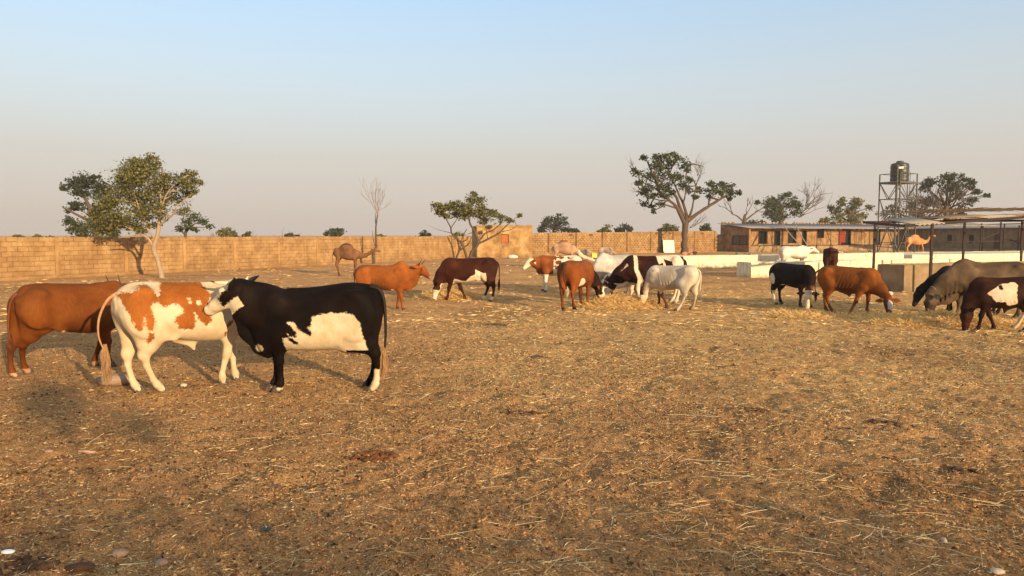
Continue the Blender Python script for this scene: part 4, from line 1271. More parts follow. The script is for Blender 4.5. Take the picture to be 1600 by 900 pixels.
animal('camel', 'sandy camel striding to the right beyond the troughs near the water tower', 'camel', None, None, 1.22, .03, math.radians(0), origin=G(1429, 398.5), torso=CAMEL, legs='camel', hump=.03,
    feet={'FR': (.62, -.12), 'FL': (.30, .12), 'HR': (-.62, -.14), 'HL': (-.35, .14)},
    neck=[(.48, 0, 1.08, .17, .6), (.72, 0, .98, .12, .65), (.92, 0, 1.06, .085, .75), (1.05, 0, 1.26, .072, .8), (1.14, 0, 1.44, .065, .85)], poll=(1.18, 0, 1.52), hdir=(.95, 0, -.18), head=.85,
    coat=coat_mat('sandy_camel_coat', (.40, .17, .06), (.52, .26, .11), second=(.30, .13, .05)), tail=CT1)

# ------------------------------------------------------------------ donkeys
DONK = [(-.62, 1.02, .84, .05), (-.56, 1.12, .72, .12), (-.45, 1.16, .66, .17), (-.25, 1.14, .62, .20), (0, 1.10, .58, .22), (.22, 1.11, .60, .21), (.42, 1.16, .62, .17), (.54, 1.10, .68, .13), (.62, 1.0, .76, .07)]
for (px, py, hdg, s_, lab) in ((947, 405, -6, .76, 'grey donkey grazing in front of the long wall'), (912, 406, 150, .66, 'small grey donkey foal behind the neck of the pale camel')):
    animal('donkey', lab, 'donkey', None, None, s_, .022, math.radians(hdg), origin=G(px, py), torso=DONK, fat=.95, legw=.8,
        neck=[(.52, 0, .92, .17, .55), (.74, 0, .74, .11, .6), (.92, 0, .50, .085, .7)], poll=(.96, 0, .44), hdir=(.15, 0, -.98), head=.95, ears=dict(l=.24, w=.035, back=.9, drop=-.9),
        coat=coat_mat('donkey_coat', (.26, .19, .14), (.36, .28, .21), second=(.14, .09, .06)), tail=dict(pts=[(-.58, 0, 1.04), (-.66, 0, .96), (-.68, 0, .80), (-.67, 0, .62)], tuft=.2, hairs=20, r=.022))
# ------------------------------------------------------------------ block walls
def block_mat(name, c1, c2, c3, rnd=.06):
    t = NT(name)
    n1 = t.noise(1.7, 5, .6, t.node('ShaderNodeNewGeometry').outputs['Position'])
    g = t.node('ShaderNodeNewGeometry'); oi = t.node('ShaderNodeObjectInfo')
    r = t.math('FRACT', t.math('ADD', oi.outputs['Random'], g.outputs['Random Per Island']))
    col = t.ramp(n1, [(.36, c1), (.52, c2), (.68, c3)])
    f = t.math('MULTIPLY_ADD', r, 2 * rnd, 1 - rnd)
    mm = t.node('ShaderNodeVectorMath', operation='SCALE'); t.link(col, mm.inputs[0]); t.link(f, mm.inputs['Scale'])
    n2 = t.noise(7, 5, .7, g.outputs['Position'])
    col = t.mix(t.ramp(n2, [(.58, 0.0), (.72, .55)]), mm.outputs[0], tuple(v * .55 for v in c1))
    n3 = t.noise(2.3, 3, .5, g.outputs['Position'])
    sxp = t.node('ShaderNodeSeparateXYZ'); t.link(g.outputs['Position'], sxp.inputs[0])
    foot_ = t.math('MULTIPLY', t.math('SUBTRACT', 1.0, t.math('MULTIPLY', sxp.outputs[2], 2.2), clamp=True), t.ramp(t.noise(1.1, 4, .6, g.outputs['Position']), [(.4, .0), (.6, .7)]), clamp=True)
    col = t.mix(foot_, col, tuple(v * .62 for v in c1))
    strk = t.noise(1.6, 4, .6, t.mapping((1.6, 1.6, .18), src=g.outputs['Position']))
    col = t.mix(t.ramp(strk, [(.56, 0.0), (.70, .45)]), col, tuple(v * .62 for v in c1))
    col = t.mix(t.ramp(n3, [(.70, 0.0), (.74, .8)]), col, tuple(v * .3 for v in c1))
    b = t.bump(t.noise(45, 5, .7, g.outputs['Position']), .6, .012)
    b = t.bump(t.noise(9, 4, .6, g.outputs['Position']), .5, .03, b)
    return t.out(col, .95, b, .1)
BLOCK_M = block_mat('sand_block', (.27, .152, .062), (.335, .200, .085), (.41, .262, .122))
MORTAR_M = block_mat('mortar', (.25, .142, .060), (.31, .185, .080), (.36, .23, .11), .05)
PILLAR_M = block_mat('cast_concrete', (.29, .165, .065), (.36, .21, .085), (.42, .26, .12), .08)

def block_shape(w, h, d, g, chip=.010):
    """a slightly worn block, bevelled front; x along the wall, -y the face"""
    hw, hh = w / 2, h / 2
    j = lambda: g.uniform(-chip, chip)
    c = .012
    v = [(-hw, d, -hh), (hw, d, -hh), (hw, d, hh), (-hw, d, hh),
         (-hw + j() * .3, -.002, -hh + j() * .3), (hw + j() * .3, -.002, -hh + j() * .3), (hw + j() * .3, -.002, hh + j() * .3), (-hw + j() * .3, -.002, hh + j() * .3),
         (-hw + c + j(), -.014 + j() * .4, -hh + c + j() * .6), (hw - c + j(), -.014 + j() * .4, -hh + c + j() * .6), (hw - c + j(), -.014 + j() * .4, hh - c + j() * .6), (-hw + c + j(), -.014 + j() * .4, hh - c + j() * .6)]
    f = [(8, 9, 10, 11), (4, 5, 9, 8), (5, 6, 10, 9), (6, 7, 11, 10), (7, 4, 8, 11), (0, 1, 5, 4), (1, 2, 6, 5), (2, 3, 7, 6), (3, 0, 4, 7)]
    return v, f

def block_wall(name, label, A, B, H0, H1, ch, bl, bay, t_pillar0, indiv=None, foot=.14, thick=.16, ext0=0.0, ext1=0.0, pillar_drop=.22, pillar_proud=.012, deep=.05, seed=3, pw=.18, mortar=None, joint=.015):
    g = random.Random(seed)
    A = Vector((A[0], A[1], 0)); B = Vector((B[0], B[1], 0))
    L = (B - A).length; u = (B - A) / L; rz = math.atan2(u.y, u.x)
    root = tag(empty(name, A, rz), label, 'wall')
    def H(t): return H0 + (H1 - H0) * min(max(t / L, 0), 1)
    t0, t1 = -ext0, L + ext1
    # core: mortar body behind the block faces
    mb = MB(); N = 60
    vs = []; fs = []
    for i in range(N + 1):
        t = t0 + (t1 - t0) * i / N
        h = H(t) - .03 + g.uniform(-.02, .01)
        vs += [(t, deep * 0 + .018, -.3), (t, .018, h), (t, thick, h), (t, thick, -.3)]
    for i in range(N):
        a = i * 4; b = a + 4
        fs += [(a, b, b + 1, a + 1), (a + 1, b + 1, b + 2, a + 2), (a + 2, b + 2, b + 3, a + 3)]
    fs += [(0, 1, 2, 3), (N * 4 + 3, N * 4 + 2, N * 4 + 1, N * 4)]
    mb.add(vs, fs); mb.build('wall_core', mortar or MORTAR_M, root)
    # foot strip, rendered with mortar
    mb = MB(); vs = []; fs = []; N = int((t1 - t0) / .35)
    for i in range(N + 1):
        t = t0 + (t1 - t0) * i / N
        vs += [(t, -.045 - g.uniform(0, .05), -.1), (t, -.030 + g.uniform(-.012, .006), foot * .75 + g.uniform(-.03, .03)), (t, .015, foot + g.uniform(-.02, .04))]
    for i in range(N):
        a = i * 3; b = a + 3
        fs += [(a, b, b + 1, a + 1), (a + 1, b + 1, b + 2, a + 2)]
    mb.add(vs, fs); mb.build('wall_foot', PILLAR_M, root)
    var = []
    for k in range(6):
        v, f = block_shape(bl - joint, ch - joint * .8, .10, g)
        me = bpy.data.meshes.new('block'); me.from_pydata(v, [], f); me.materials.append(BLOCK_M); var.append(me)
    half = []
    for k in range(3):
        v, f = block_shape(bl / 2 - joint, ch - joint * .8, .10, g)
        me = bpy.data.meshes.new('block'); me.from_pydata(v, [], f); me.materials.append(BLOCK_M); half.append(me)
    stuff = MB(); cnt = 0
    pil = []
    n0 = math.floor((t0 - t_pillar0) / bay); n1 = math.ceil((t1 - t_pillar0) / bay)
    for b in range(n0, n1 + 1):
        tp = t_pillar0 + b * bay
        if t0 < tp < t1: pil.append(tp)
        courses = int((H(tp) - foot) / ch)
        for c in range(courses):
            zc = foot + ch * (c + .5)
            n = int(round((bay - pw) / bl))
            w = (bay - pw) / n
            x = tp + pw / 2 + w / 2 if c % 2 == 0 else tp + pw / 2 + w / 4
            seq = [w] * n if c % 2 == 0 else [w / 2] + [w] * (n - 1) + [w / 2]
            for i, ww in enumerate(seq):
                xx = x; x += (ww + (seq[i + 1] if i + 1 < len(seq) else 0)) / 2
                if xx < t0 or xx > t1: continue
                isl = indiv and indiv[0] <= xx <= indiv[1] and cnt < 300
                yy = g.gauss(0, .006); zz = zc + g.gauss(0, .004); rr = g.gauss(0, .004)
                if c == courses - 1 and g.random() < .10: continue
                me = (g.choice(var) if ww == w else g.choice(half))
                if isl:
                    o = bpy.data.objects.new('block', me); o.parent = root; COL.objects.link(o)
                    o.location = (xx, yy, zz); o.rotation_euler = (g.gauss(0, .006), rr, 0); o.scale = (ww / (bl if ww == w else bl / 2), 1, 1)
                    cnt += 1
                else:
                    sx = ww / (bl if ww == w else bl / 2)
                    stuff.add([(v.co.x * sx + xx, v.co.y + yy, v.co.z + zz + v.co.x * rr) for v in me.vertices], [tuple(p.vertices) for p in me.polygons])
        # broken course on top
        zc = foot + ch * courses; rem = H(tp) - zc
        if rem > .04:
            x = tp + pw / 2
            while x < tp + bay - pw / 2 - .1:
                w_ = g.uniform(.15, bl)
                w_ = min(w_, tp + bay - pw / 2 - x)
                if t0 < x < t1: stuff.box((x + w_ / 2, .045, zc + rem / 2 + g.uniform(-.012, .008)), (w_ - .015, .10, rem - .01), 0, .97, .004)
                x += w_
    so = stuff.build('block_courses', BLOCK_M, root); so['kind'] = 'stuff'
    for tp in pil:
        h = H(tp) - pillar_drop - g.uniform(0, .1)
        m = MB()
        m.box((tp, .05 - pillar_proud, (h - .1) / 2), (pw - .012, .10, h + .1), 0, .97, .006)
        m.build('pillar', PILLAR_M, root)
    return root

block_wall('block_wall', 'long sand coloured block wall along the left side behind the cows', (-20.3, 29.3), (-3.3, 60.8), 1.74, 1.74, .20, .42, 3.12, 2.24, (-.6, 16.2), ext0=14, ext1=.0, pillar_drop=.28)
block_wall('block_wall', 'far sand block wall with dark slots between the hut and the big tree', (1.6, 68.0), (21.6, 82.0), 2.05, 2.32, .20, .40, 3.35, 2.2, None, ext0=.0, ext1=1.6, pillar_drop=.45, seed=8, pillar_proud=-.05, mortar=block_mat('dark_mortar', (.10, .055, .022), (.14, .075, .03), (.18, .10, .045), .05), joint=.034)

# low wall behind the camera
bw = tag(empty('block_wall', (34, -2.9, 0), math.pi), 'low block wall behind the camera', 'wall')
m = MB(); m.box((23, .09, .45), (54, .16, 1.3)); m.build('wall_core', MORTAR_M, bw)
m = MB(); g_ = random.Random(5); x = -4.0
while x < 50:
    w_ = g_.uniform(.3, .5); m.box((x + w_ / 2, .09, 1.15 + g_.uniform(.0, .06)), (w_ - .02, .15, .16)); x += w_
so = m.build('block_courses', BLOCK_M, bw); so['kind'] = 'stuff'

# ------------------------------------------------------------------ plastered hut in the wall
PLASTER = block_mat('stained_plaster', (.25, .135, .050), (.38, .235, .095), (.48, .33, .155), .02)
hd2 = math.radians(9)
hut = tag(empty('plaster_hut', (G(745, 402.5).x, 60.6, 0), hd2), 'square plastered hut with orange shutter between the two block walls', 'hut')
W_, D_ = 4.62, 3.8
wx0, wx1, wz0, wz1 = 1.98, 2.66, 1.16, 1.92
m = MB()
def slab(m, x0, x1, y0, y1, z0, z1): m.box(((x0 + x1) / 2, (y0 + y1) / 2, (z0 + z1) / 2), (x1 - x0, y1 - y0, z1 - z0))
slab(m, 0, wx0, 0, .2, -.2, 2.50); slab(m, wx1, W_, 0, .2, -.2, 2.50); slab(m, wx0, wx1, 0, .2, -.2, wz0); slab(m, wx0, wx1, 0, .2, wz1, 2.50)
slab(m, 0, .2, .2, D_, -.2, 2.50); slab(m, W_ - .2, W_, .2, D_, -.2, 2.50); slab(m, .2, W_ - .2, D_ - .2, D_, -.2, 2.5)
m.build('wall', PLASTER, hut)
m = MB(); slab(m, -.1, W_ + .08, -.08, D_ + .08, 2.50, 2.58)
x = -.1
while x < W_ - .1:
    w_ = random.uniform(.2, .5); m.box((x + w_ / 2, -.02, 2.60 + random.uniform(0, .02)), (w_ * .9, .14, .05 + random.uniform(0, .09)), 0, .9, .01); x += w_
m.build('roof', BLOCK_M, hut)
RUSTWOOD = simple_mat('orange_shutter', (.30, .085, .02), (.44, .15, .04), 7, .7, stretch=(4, 4, 1))
m = MB(); slab(m, wx0 + .05, wx1 - .05, .06, .09, wz0 + .05, wz1 - .05); sh = m.build('shutter', RUSTWOOD, hut)
m = MB()
for (a, b, c, d) in ((wx0, wx0 + .05, wz0, wz1), (wx1 - .05, wx1, wz0, wz1), (wx0 + .05, wx1 - .05, wz0, wz0 + .05), (wx0 + .05, wx1 - .05, wz1 - .05, wz1)): slab(m, a, b, .0, .12, c, d)
m.build('window_frame', simple_mat('dark_wood', (.10, .045, .02), (.18, .08, .035), 9), sh)
m = MB(); m.ico((wx0 + .34, .052, wz1 - .28), .03, 1); m.build('latch', simple_mat('iron', (.03, .02, .015), (.06, .04, .03), 9, .5), sh)

# ------------------------------------------------------------------ white troughs and the concrete tank
WHITE = None
def whitewash():
    t = NT('whitewash')
    g = t.node('ShaderNodeNewGeometry')
    p = t.mapping((1, 1, .22), src=g.outputs['Position'])
    n = t.noise(11, 6, .7, p); n2 = t.noise(1.2, 4, .6, g.outputs['Position'])
    col = t.ramp(n, [(.42, (.78, .70, .50)), (.54, (.68, .58, .37)), (.66, (.36, .26, .14))])
    sx = t.node('ShaderNodeSeparateXYZ'); t.link(g.outputs['Position'], sx.inputs[0])
    low = t.math('MULTIPLY', t.math('SUBTRACT', 1.0, t.math('MULTIPLY', sx.outputs[2], 5.0), clamp=True), t.ramp(n2, [(.35, .3), (.6, 1.0)]), clamp=True)
    col = t.mix(low, col, (.32, .21, .11))
    b = t.bump(t.noise(22, 5, .7, g.outputs['Position']), .5, .02)
    return t.out(col, .85, b, .2)
WHITE = whitewash()
CONC = block_mat('grey_concrete', (.21, .14, .075), (.29, .20, .11), (.37, .27, .16), .03)
UX = math.radians(23.7)
def trough(label, p, L, w, h, mat, name='trough', wall=.14, water=True, fill=.35):
    r = tag(empty(name, (p[0], p[1], 0), UX), label, 'trough')
    m = MB()
    def wallbox(x0, x1, y0, y1, z0, z1):
        n = max(1, int((x1 - x0) / .8))
        vs = []; fs = []
        for i in range(n + 1):
            x = x0 + (x1 - x0) * i / n; j = random.uniform(-.006, .006); k = random.uniform(-.012, .010)
            vs += [(x, y0 - .01 + j, z0), (x, y0 + j, z1 - .03 + k), (x, y0 + .03 + j, z1 + k), (x, y1 - .03, z1 + k), (x, y1, z1 - .03 + k), (x, y1, z0)]
        for i in range(n):
            for q in range(5): fs.append((i * 6 + q, i * 6 + 6 + q, i * 6 + 7 + q, i * 6 + 1 + q))
        fs.append(list(range(5, -1, -1))); fs.append([n * 6 + q for q in range(6)])
        m.add(vs, fs)
    wallbox(0, L, 0, wall, -.2, h)
    wallbox(0.002, L - .002, w - wall, w, -.2, h)
    slab(m, .01, wall + .01, wall, w - wall, -.2, h - .006); slab(m, L - wall - .01, L - .01, wall, w - wall, -.2, h - .006)
    slab(m, wall, L - wall, wall, w - wall, -.2, h * fill)
    m.build('basin', mat, r)
    if water:
        m = MB(); slab(m, wall + .02, L - wall - .02, wall + .002, w - wall - .002, h * .4, h * .62)
        t = NT('trough_water'); m.build('water', t.out((.05, .045, .035), .08, None, .5), r)
    return r
trough('long white trough farther back, its left end beside the big cow', (9.1, 39.2), 16.6, 1.0, .71, WHITE)
trough('nearer white trough with grey left end behind the black calf', (10.2, 31.5), 34, .9, .66, WHITE)
trough('low pale slab at the back right under the shed roof', (24.9, 46.0), 24, 5.0, .60, WHITE, water=False, name='feeding_slab', fill=.97)
trough('grey brown concrete tank behind the zebu bull', (12.45, 23.45), 12.5, 1.0, .87, CONC, name='concrete_tank', water=False)

# ------------------------------------------------------------------ long farm building with metal roof
ROOFM = simple_mat('zinc_sheet', (.22, .20, .19), (.32, .29, .27), 2.5, .85, .2, .005, .08, .0, stretch=(1, 8, 1))
RED = simple_mat('red_door_paint', (.17, .016, .006), (.25, .028, .010), 6, .6)
RUST = simple_mat('rusty_steel', (.016, .008, .006), (.045, .018, .010), 14, .7, .4, .004)
DARKIN = simple_mat('interior_shade', (.012, .010, .008), (.02, .015, .012), 3, .95)  # near-black colour that stands for the shade inside the openings
BWALL = block_mat('building_block', (.21, .115, .050), (.29, .170, .078), (.38, .24, .12), .10)
bx, by = 25.6, 80.0
bld = tag(empty('farm_building', (bx, by, 0), UX), 'long low farm building with zinc roof, red door and rail veranda', 'building')
BL = 26.0; BH = 2.62; FL = .66
def openings(m, x0, x1, y, zs, z1, ops, th=.18):
    xs = x0
    for (a, b, lo, hi) in sorted(ops):
        slab(m, xs, a, y, y + th, zs, z1); slab(m, a, b, y, y + th, zs, lo) if lo > zs else None; slab(m, a, b, y, y + th, hi, z1)
        xs = b
    slab(m, xs, x1, y, y + th, zs, z1)
def tpx(px, off=0.0):
    k = (px - 800) / F
    # along the facade (offset back by off)
    X0 = bx - .402 * off; Y0 = by + .916 * off
    return (k * Y0 - X0) / (.9157 - k * .402)
ops = []
for (p0, p1, y0, y1) in ((1184, 1197, 361, 381), (1208.5, 1218, 361, 383), (1230, 1243, 360, 380), (1252, 1259, 360, 386), (1276, 1286, 357, 372), (1309, 1318.5, 357, 384.5), (1320, 1328, 358, 384.5), (1365, 1374, 359, 384)):
    a, b = tpx(p0, 1.3), tpx(p1, 1.3); Y = by + .402 * (a + b) / 2 + 1.2
    ops.append((a, b, max(AT(p0, y1, Y).z, FL + .02), AT(p0, y0, Y).z))
m = MB(); openings(m, 0.02, BL, 1.3, .0, BH + .05, ops)
slab(m, .19, .36, 1.48, 4.5, 0, 2.5); slab(m, BL - .2, BL, 1.48, 4.5, 0, 2.5); slab(m, .36, BL - .2, 4.4, 4.6, 0, 3.0)
m.build('wall', BWALL, bld)
# end gable, closed, with a framed window
m = MB()
gv = [(0, 0, -.2), (0, 4.7, -.2), (0, 4.7, 3.06), (0, 0, 2.50), (.18, 0, -.2), (.18, 4.7, -.2), (.18, 4.7, 3.06), (.18, 0, 2.50)]
m.add(gv, [(0, 3, 2, 1), (4, 5, 6, 7), (0, 4, 7, 3), (1, 2, 6, 5), (3, 7, 6, 2), (0, 1, 5, 4)])
m.build('gable_wall', BWALL, bld)
m = MB()
for (y0, y1, z0, z1) in ((.25, 2.6, .78, .86), (.25, 2.6, 1.72, 1.80), (.25, .33, .86, 1.72), (1.4, 1.48, .86, 1.72), (2.52, 2.6, .86, 1.72)): m.box((-.04, (y0 + y1) / 2, (z0 + z1) / 2), (.08, y1 - y0, z1 - z0))
gw = m.build('window', RUST, bld)
m = MB(); m.box((-.012, 1.42, 1.29), (.02, 2.2, .88)); m.build('pane', simple_mat('dusty_glass', (.06, .05, .04), (.10, .085, .065), 3, .3), gw)
# plinth / veranda floor
m = MB(); slab(m, .19, 12.2, .12, 1.28, -.2, FL - .004); slab(m, 12.2, BL, .0, 1.28, -.2, FL); m.build('veranda_floor', CONC, bld)
for (a, b, lo, hi) in ops:
    m = MB(); slab(m, a, b, 1.62, 1.70, lo, hi); wd = m.build('window' if hi - lo < 1.4 else 'door', DARKIN, bld)  # dark sheets set behind the openings in place of unlit rooms
for i, (a, b, lo, hi) in enumerate(ops):
    m = MB(); e = .05
    slab(m, a, a + e, 1.27, 1.42, lo, hi); slab(m, b - e, b, 1.27, 1.42, lo, hi); slab(m, a + e, b - e, 1.27, 1.42, hi - e, hi)
    if hi - lo < 1.4: slab(m, a + e, b - e, 1.27, 1.42, lo, lo + e)
    if i in (0, 1, 2):
        k = a + .2
        while k < b - .1: m.tube([(k, 1.35, lo), (k, 1.35, hi)], .012, 4); k += .16
    if i == 4:
        for q in range(1, 4): k = a + (b - a) * q / 4; slab(m, k - .015, k + .015, 1.33, 1.36, lo + e, hi - e)
        for q in range(1, 4): k = lo + (hi - lo) * q / 4; slab(m, a + e, b - e, 1.362, 1.38, k - .015, k + .015)
    m.build('frame', RUST, bld)
a, b, lo, hi = ops[5]
m = MB(); slab(m, a + .03, b - .03, 1.20, 1.255, lo, hi - .03)
for q in range(4): slab(m, a + .08, b - .08, 1.185, 1.199, lo + .12 + q * .45, lo + .14 + q * .45 + .3)
dr = m.build('red_door', RED, bld)
m = MB(); m.ico((b - .12, 1.17, lo + .95), .035, 1); m.build('handle', RUST, dr)
# corrugated roof, rising to the back; every sheet its own part
def sheet(x0, x1, y0, z0, y1, z1, name, mat, parent, waves=6, amp=.018, th=.012):
    n = waves * 4; vs = []; fs = []
    for (yy, zz) in ((y0, z0), (y1, z1)):
        for s in (0, 1):
            for i in range(n + 1):
                vs.append((x0 + (x1 - x0) * i / n, yy, zz + amp * math.sin(2 * math.pi * i / 4) - s * th))
    k = n + 1
    for i in range(n):
        fs += [(i, i + 1, 2 * k + i + 1, 2 * k + i), (k + i + 1, k + i, 3 * k + i, 3 * k + i + 1), (i + 1, i, k + i, k + i + 1), (2 * k + i, 2 * k + i + 1, 3 * k + i + 1, 3 * k + i)]
    fs += [(0, 2 * k, 3 * k, k), (n, k + n, 3 * k + n, 2 * k + n)]
    m = MB(); m.add(vs, fs); return m.build(name, mat, parent, True)
x = -.25
while x < BL:
    sheet(x, x + .98, -.35, 2.60 + random.uniform(-.01, .01) - .006 * (int(x) % 2), 4.95, 3.18, 'roof_sheet', ROOFM, bld, 4, .022); x += .96
# bricks and stones holding the sheets down along the back edge
x = .2
while x < BL:
    if random.random() < .8:
        m = MB(); m.box((x, 4.55 + random.uniform(-.1, .1), 3.20 + .07), (random.uniform(.2, .34), .2, random.uniform(.10, .18)), random.uniform(-.3, .3), .92, .01)
        m.build('weight_stone', BLOCK_M, bld)
    x += random.uniform(.42, .62)
# front clutter: rails
def rail(pts, r=.03, name='rail'): 
    m = MB()
    for a, b in pts: m.tube([a, b], r, 6)
    return m.build(name, RUST, bld)
for px in (1222, 1276, 1297.5, 1345, 1358):
    t = tpx(px); rail([((t, .06, -.1), (t, .06, 2.62))], .035, 'post')
rail([((.3, .05, .70), (BL, .05, .70))], .035)
for px in (1277, 1281, 1291, 1293, 1334, 1337, 1350): 
    t = tpx(px, .2); rail([((t, .2, FL), (t, .2, 2.1))], .02, 'rod')
t = tpx(1172, .5); rail([((t, .3, FL), (t + 1.1, .35, 2.45))], .035, 'leaning_rod')
t = tpx(1288, .5); rail([((t, .3, 2.35), (t + .9, .35, FL))], .025, 'leaning_rod')
rail([((tpx(1289), .21, 2.1), (tpx(1352), .21, 2.16))], .02)
# pale sacks lying on the eave
for px in (1243, 1250, 1306, 1314, 1335, 1343, 1349):
    t = tpx(px, 1); m = MB(); m.ico((t, 1.2, 2.50), .16, 1, (1.5, .6, .7), .15); m.build('eave_filling', simple_mat('pale_plastic', (.55, .47, .38), (.75, .68, .58), 9), bld)

# two long pale poles leaning against the roof in front of the facade
POLE = simple_mat('pale_pole', (.30, .22, .14), (.45, .34, .22), 12, .8, stretch=(1, 1, .3))
for (a, b, lab) in (((1241, 346), (1260, 385), 'pale pole leaning steeply on the zinc roof behind the cream cow'), ((1221, 348), (1252, 387), 'thin pole leaning at a low slope on the roof, left of the steeper pole')):
    p = AT(b[0], b[1], 75.5); p2 = AT(a[0], a[1], 80.6)
    m = MB(); m.tube([p2, (p2 + p) / 2 + Vector((0, 0, -.05)), Vector((p.x + .3, p.y - .8, 0))], [.05, .055, .06], 6); tag(m.build('leaning_pole', POLE), lab, 'pole')

# small outbuilding in front of the gable
P0 = G(1124, 393.0); ob = tag(empty('outbuilding', (P0.x, P0.y, 0), UX), 'small flat roofed block outbuilding left of the farm building', 'hut')
m = MB(); openings(m, 0, 2.1, 0, -.2, 1.84, [(1.25, 1.8, .3, 1.5)]); slab(m, 0, .15, .18, 2.2, -.2, 1.84); slab(m, 1.95, 2.1, .18, 2.2, -.2, 1.84); slab(m, .15, 1.95, 2.05, 2.2, -.2, 1.84); m.build('wall', BWALL, ob)
m = MB(); slab(m, -.06, 2.16, -.06, 2.26, 1.84, 1.92); m.build('roof', CONC, ob)
m = MB(); slab(m, 1.25, 1.8, .10, .14, .3, 1.5); m.build('shutter', simple_mat('grey_wood', (.14, .10, .07), (.22, .17, .12), 8), ob)
P1 = G(1101, 392.5); gt = tag(empty('gate_posts', (P1.x, P1.y, 0), UX), 'dark wooden gate between two posts at the end of the far wall', 'gate')
for xx in (0, .95): m = MB(); slab(m, xx, xx + .14, 0, .14, -.2, 1.85); m.build('post', simple_mat('dark_wood', (.10, .045, .02), (.18, .08, .035), 9), gt)
for q in range(5):
    m = MB(); slab(m, .145 + q * .16, .29 + q * .16, .05, .08, .1, 1.7 - random.uniform(0, .08)); m.build('plank', simple_mat('grey_wood', (.14, .10, .07), (.22, .17, .12), 8), gt)

# white door panel leaning on the far wall by the big tree
q = G(1046, 396); pn = tag(empty('door_panel', (q.x, 77.6, 0), math.radians(14)), 'white door panel leaning on the far wall left of the big tree trunk', 'panel')
m = MB(); m.add([(0, 0, 0), (1.32, 0, 0), (1.32, .22, 1.32), (0, .22, 1.32), (0, .05, 0), (1.32, .05, 0), (1.32, .27, 1.32), (0, .27, 1.32)], [(0, 1, 2, 3), (7, 6, 5, 4), (0, 4, 5, 1), (3, 2, 6, 7), (1, 5, 6, 2), (0, 3, 7, 4)]); m.build('sheet', simple_mat('old_white_paint', (.66, .60, .48), (.80, .74, .62), 3, .6), pn)
m = MB(); m.beam((-.02, .02, 0), (-.02, .24, 1.33), .10, .12); m.build('edge_frame', RUST, pn)

# ------------------------------------------------------------------ building on the right, facing left (in its own shade)
c2x, c2y = 47.8, 93.0
b2 = tag(empty('farm_building', (c2x, c2y, 0), UX - math.pi / 2), 'shaded low building with dark door beyond the shed on the right', 'building')
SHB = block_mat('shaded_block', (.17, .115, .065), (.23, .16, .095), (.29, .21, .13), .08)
def tp2(px): k = (px - 800) / F; return (k * c2y - c2x) / (.402 + k * .9157)
o2 = [(tp2(1551), tp2(1562), .05, 2.15), (tp2(1478), tp2(1486), .9, 1.9), (tp2(1512), tp2(1520), .9, 1.9)]
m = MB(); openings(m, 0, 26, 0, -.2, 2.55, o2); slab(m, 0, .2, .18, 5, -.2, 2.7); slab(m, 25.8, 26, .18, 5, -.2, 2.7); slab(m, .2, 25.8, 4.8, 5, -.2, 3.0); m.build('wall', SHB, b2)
for i, (a, b, lo, hi) in enumerate(o2):
    m = MB(); slab(m, a + .02, b - .02, .06, .10, lo, hi - .02)
    if i == 0:
        for q in range(4): slab(m, a + .1, b - .1, .04, .059, lo + .1 + q * .5, lo + .5 + q * .5)
    m.build('door' if i == 0 else 'window', simple_mat('maroon_door', (.07, .02, .014), (.11, .035, .02), 7) if i == 0 else DARKIN, b2)  # the windows are dark sheets painted as the shade inside
x = -.3
while x < 26.2:
    sheet(x, x + .98, -.6, 2.62 - .006 * (int(x) % 2), 5.3, 3.1, 'roof_sheet', ROOFM, b2, 4, .022); x += .96
m = MB(); slab(m, 0, 26, -1.6, -.02, -.2, .32); m.build('step', CONC, b2)

# ------------------------------------------------------------------ water tower
TWX, TWY = AT(1400, 380, 72).x, 72.0
tw = tag(empty('water_tower', (TWX, TWY, 0), UX), 'steel lattice water tower with railed platform behind the camel', 'tower')
STEEL = simple_mat('grey_steel', (.055, .052, .042), (.12, .11, .09), 10, .55, .2, .003, .4, .3)
HS2 = 1.14; ZP = 6.85; ZM = 5.30; Z2 = 2.6; ZR = 7.72
cor = [(-HS2, -HS2), (HS2, -HS2), (HS2, HS2), (-HS2, HS2)]
for (cx, cy) in cor:
    m = MB(); m.beam((cx, cy, -.1), (cx, cy, ZR), .09, .09); m.build('leg', STEEL, tw)
for z, w in ((ZM, .07), (Z2, .07), (1.1, .06), (ZR, .05)):
    for k in range(4):
        a, b = cor[k], cor[(k + 1) % 4]
        m = MB(); m.beam((a[0] * .96, a[1] * .96, z), (b[0] * .96, b[1] * .96, z), w, w); m.build('cross_beam', STEEL, tw)
for k in range(4):
    a, b = cor[k], cor[(k + 1) % 4]
    mid = ((a[0] + b[0]) / 2, (a[1] + b[1]) / 2)
    for s in (a, b):
        for (z0, z1) in ((ZP - .1, ZM), (ZM, Z2 + .1)):
            m = MB(); m.beam((s[0] * .95, s[1] * .95, z0 if z1 == ZM else z0), (mid[0], mid[1], z1), .055, .055); m.build('brace', STEEL, tw)
        m = MB(); m.beam((mid[0], mid[1], Z2), (s[0] * .95, s[1] * .95, .2), .055, .055); m.build('brace', STEEL, tw)
m = MB(); m.box((0, 0, ZP), (HS2 * 2 + .12, HS2 * 2 + .12, .13)); 
for q in range(7): m.box((0, -HS2 + .3 + q * .34, ZP + .10), (HS2 * 2, .12, .06))
m.build('platform', STEEL, tw)
for (px_, off) in ((1404, 0),):
    m = MB(); m.beam((.0, -HS2 * .9, -.1), (.0, -HS2 * .9, ZP - .1), .07, .07); m.build('leg', STEEL, tw)
lad = MB()
for s in (-.2, .2): lad.beam((HS2 + .1, s - .5, .1), (HS2 + .1, s - .5, ZP + .3), .04, .04)
for q in range(22): lad.beam((HS2 + .1, -.7, .4 + q * .3), (HS2 + .1, -.3, .4 + q * .3), .03, .03)
lad.build('ladder', STEEL, tw)
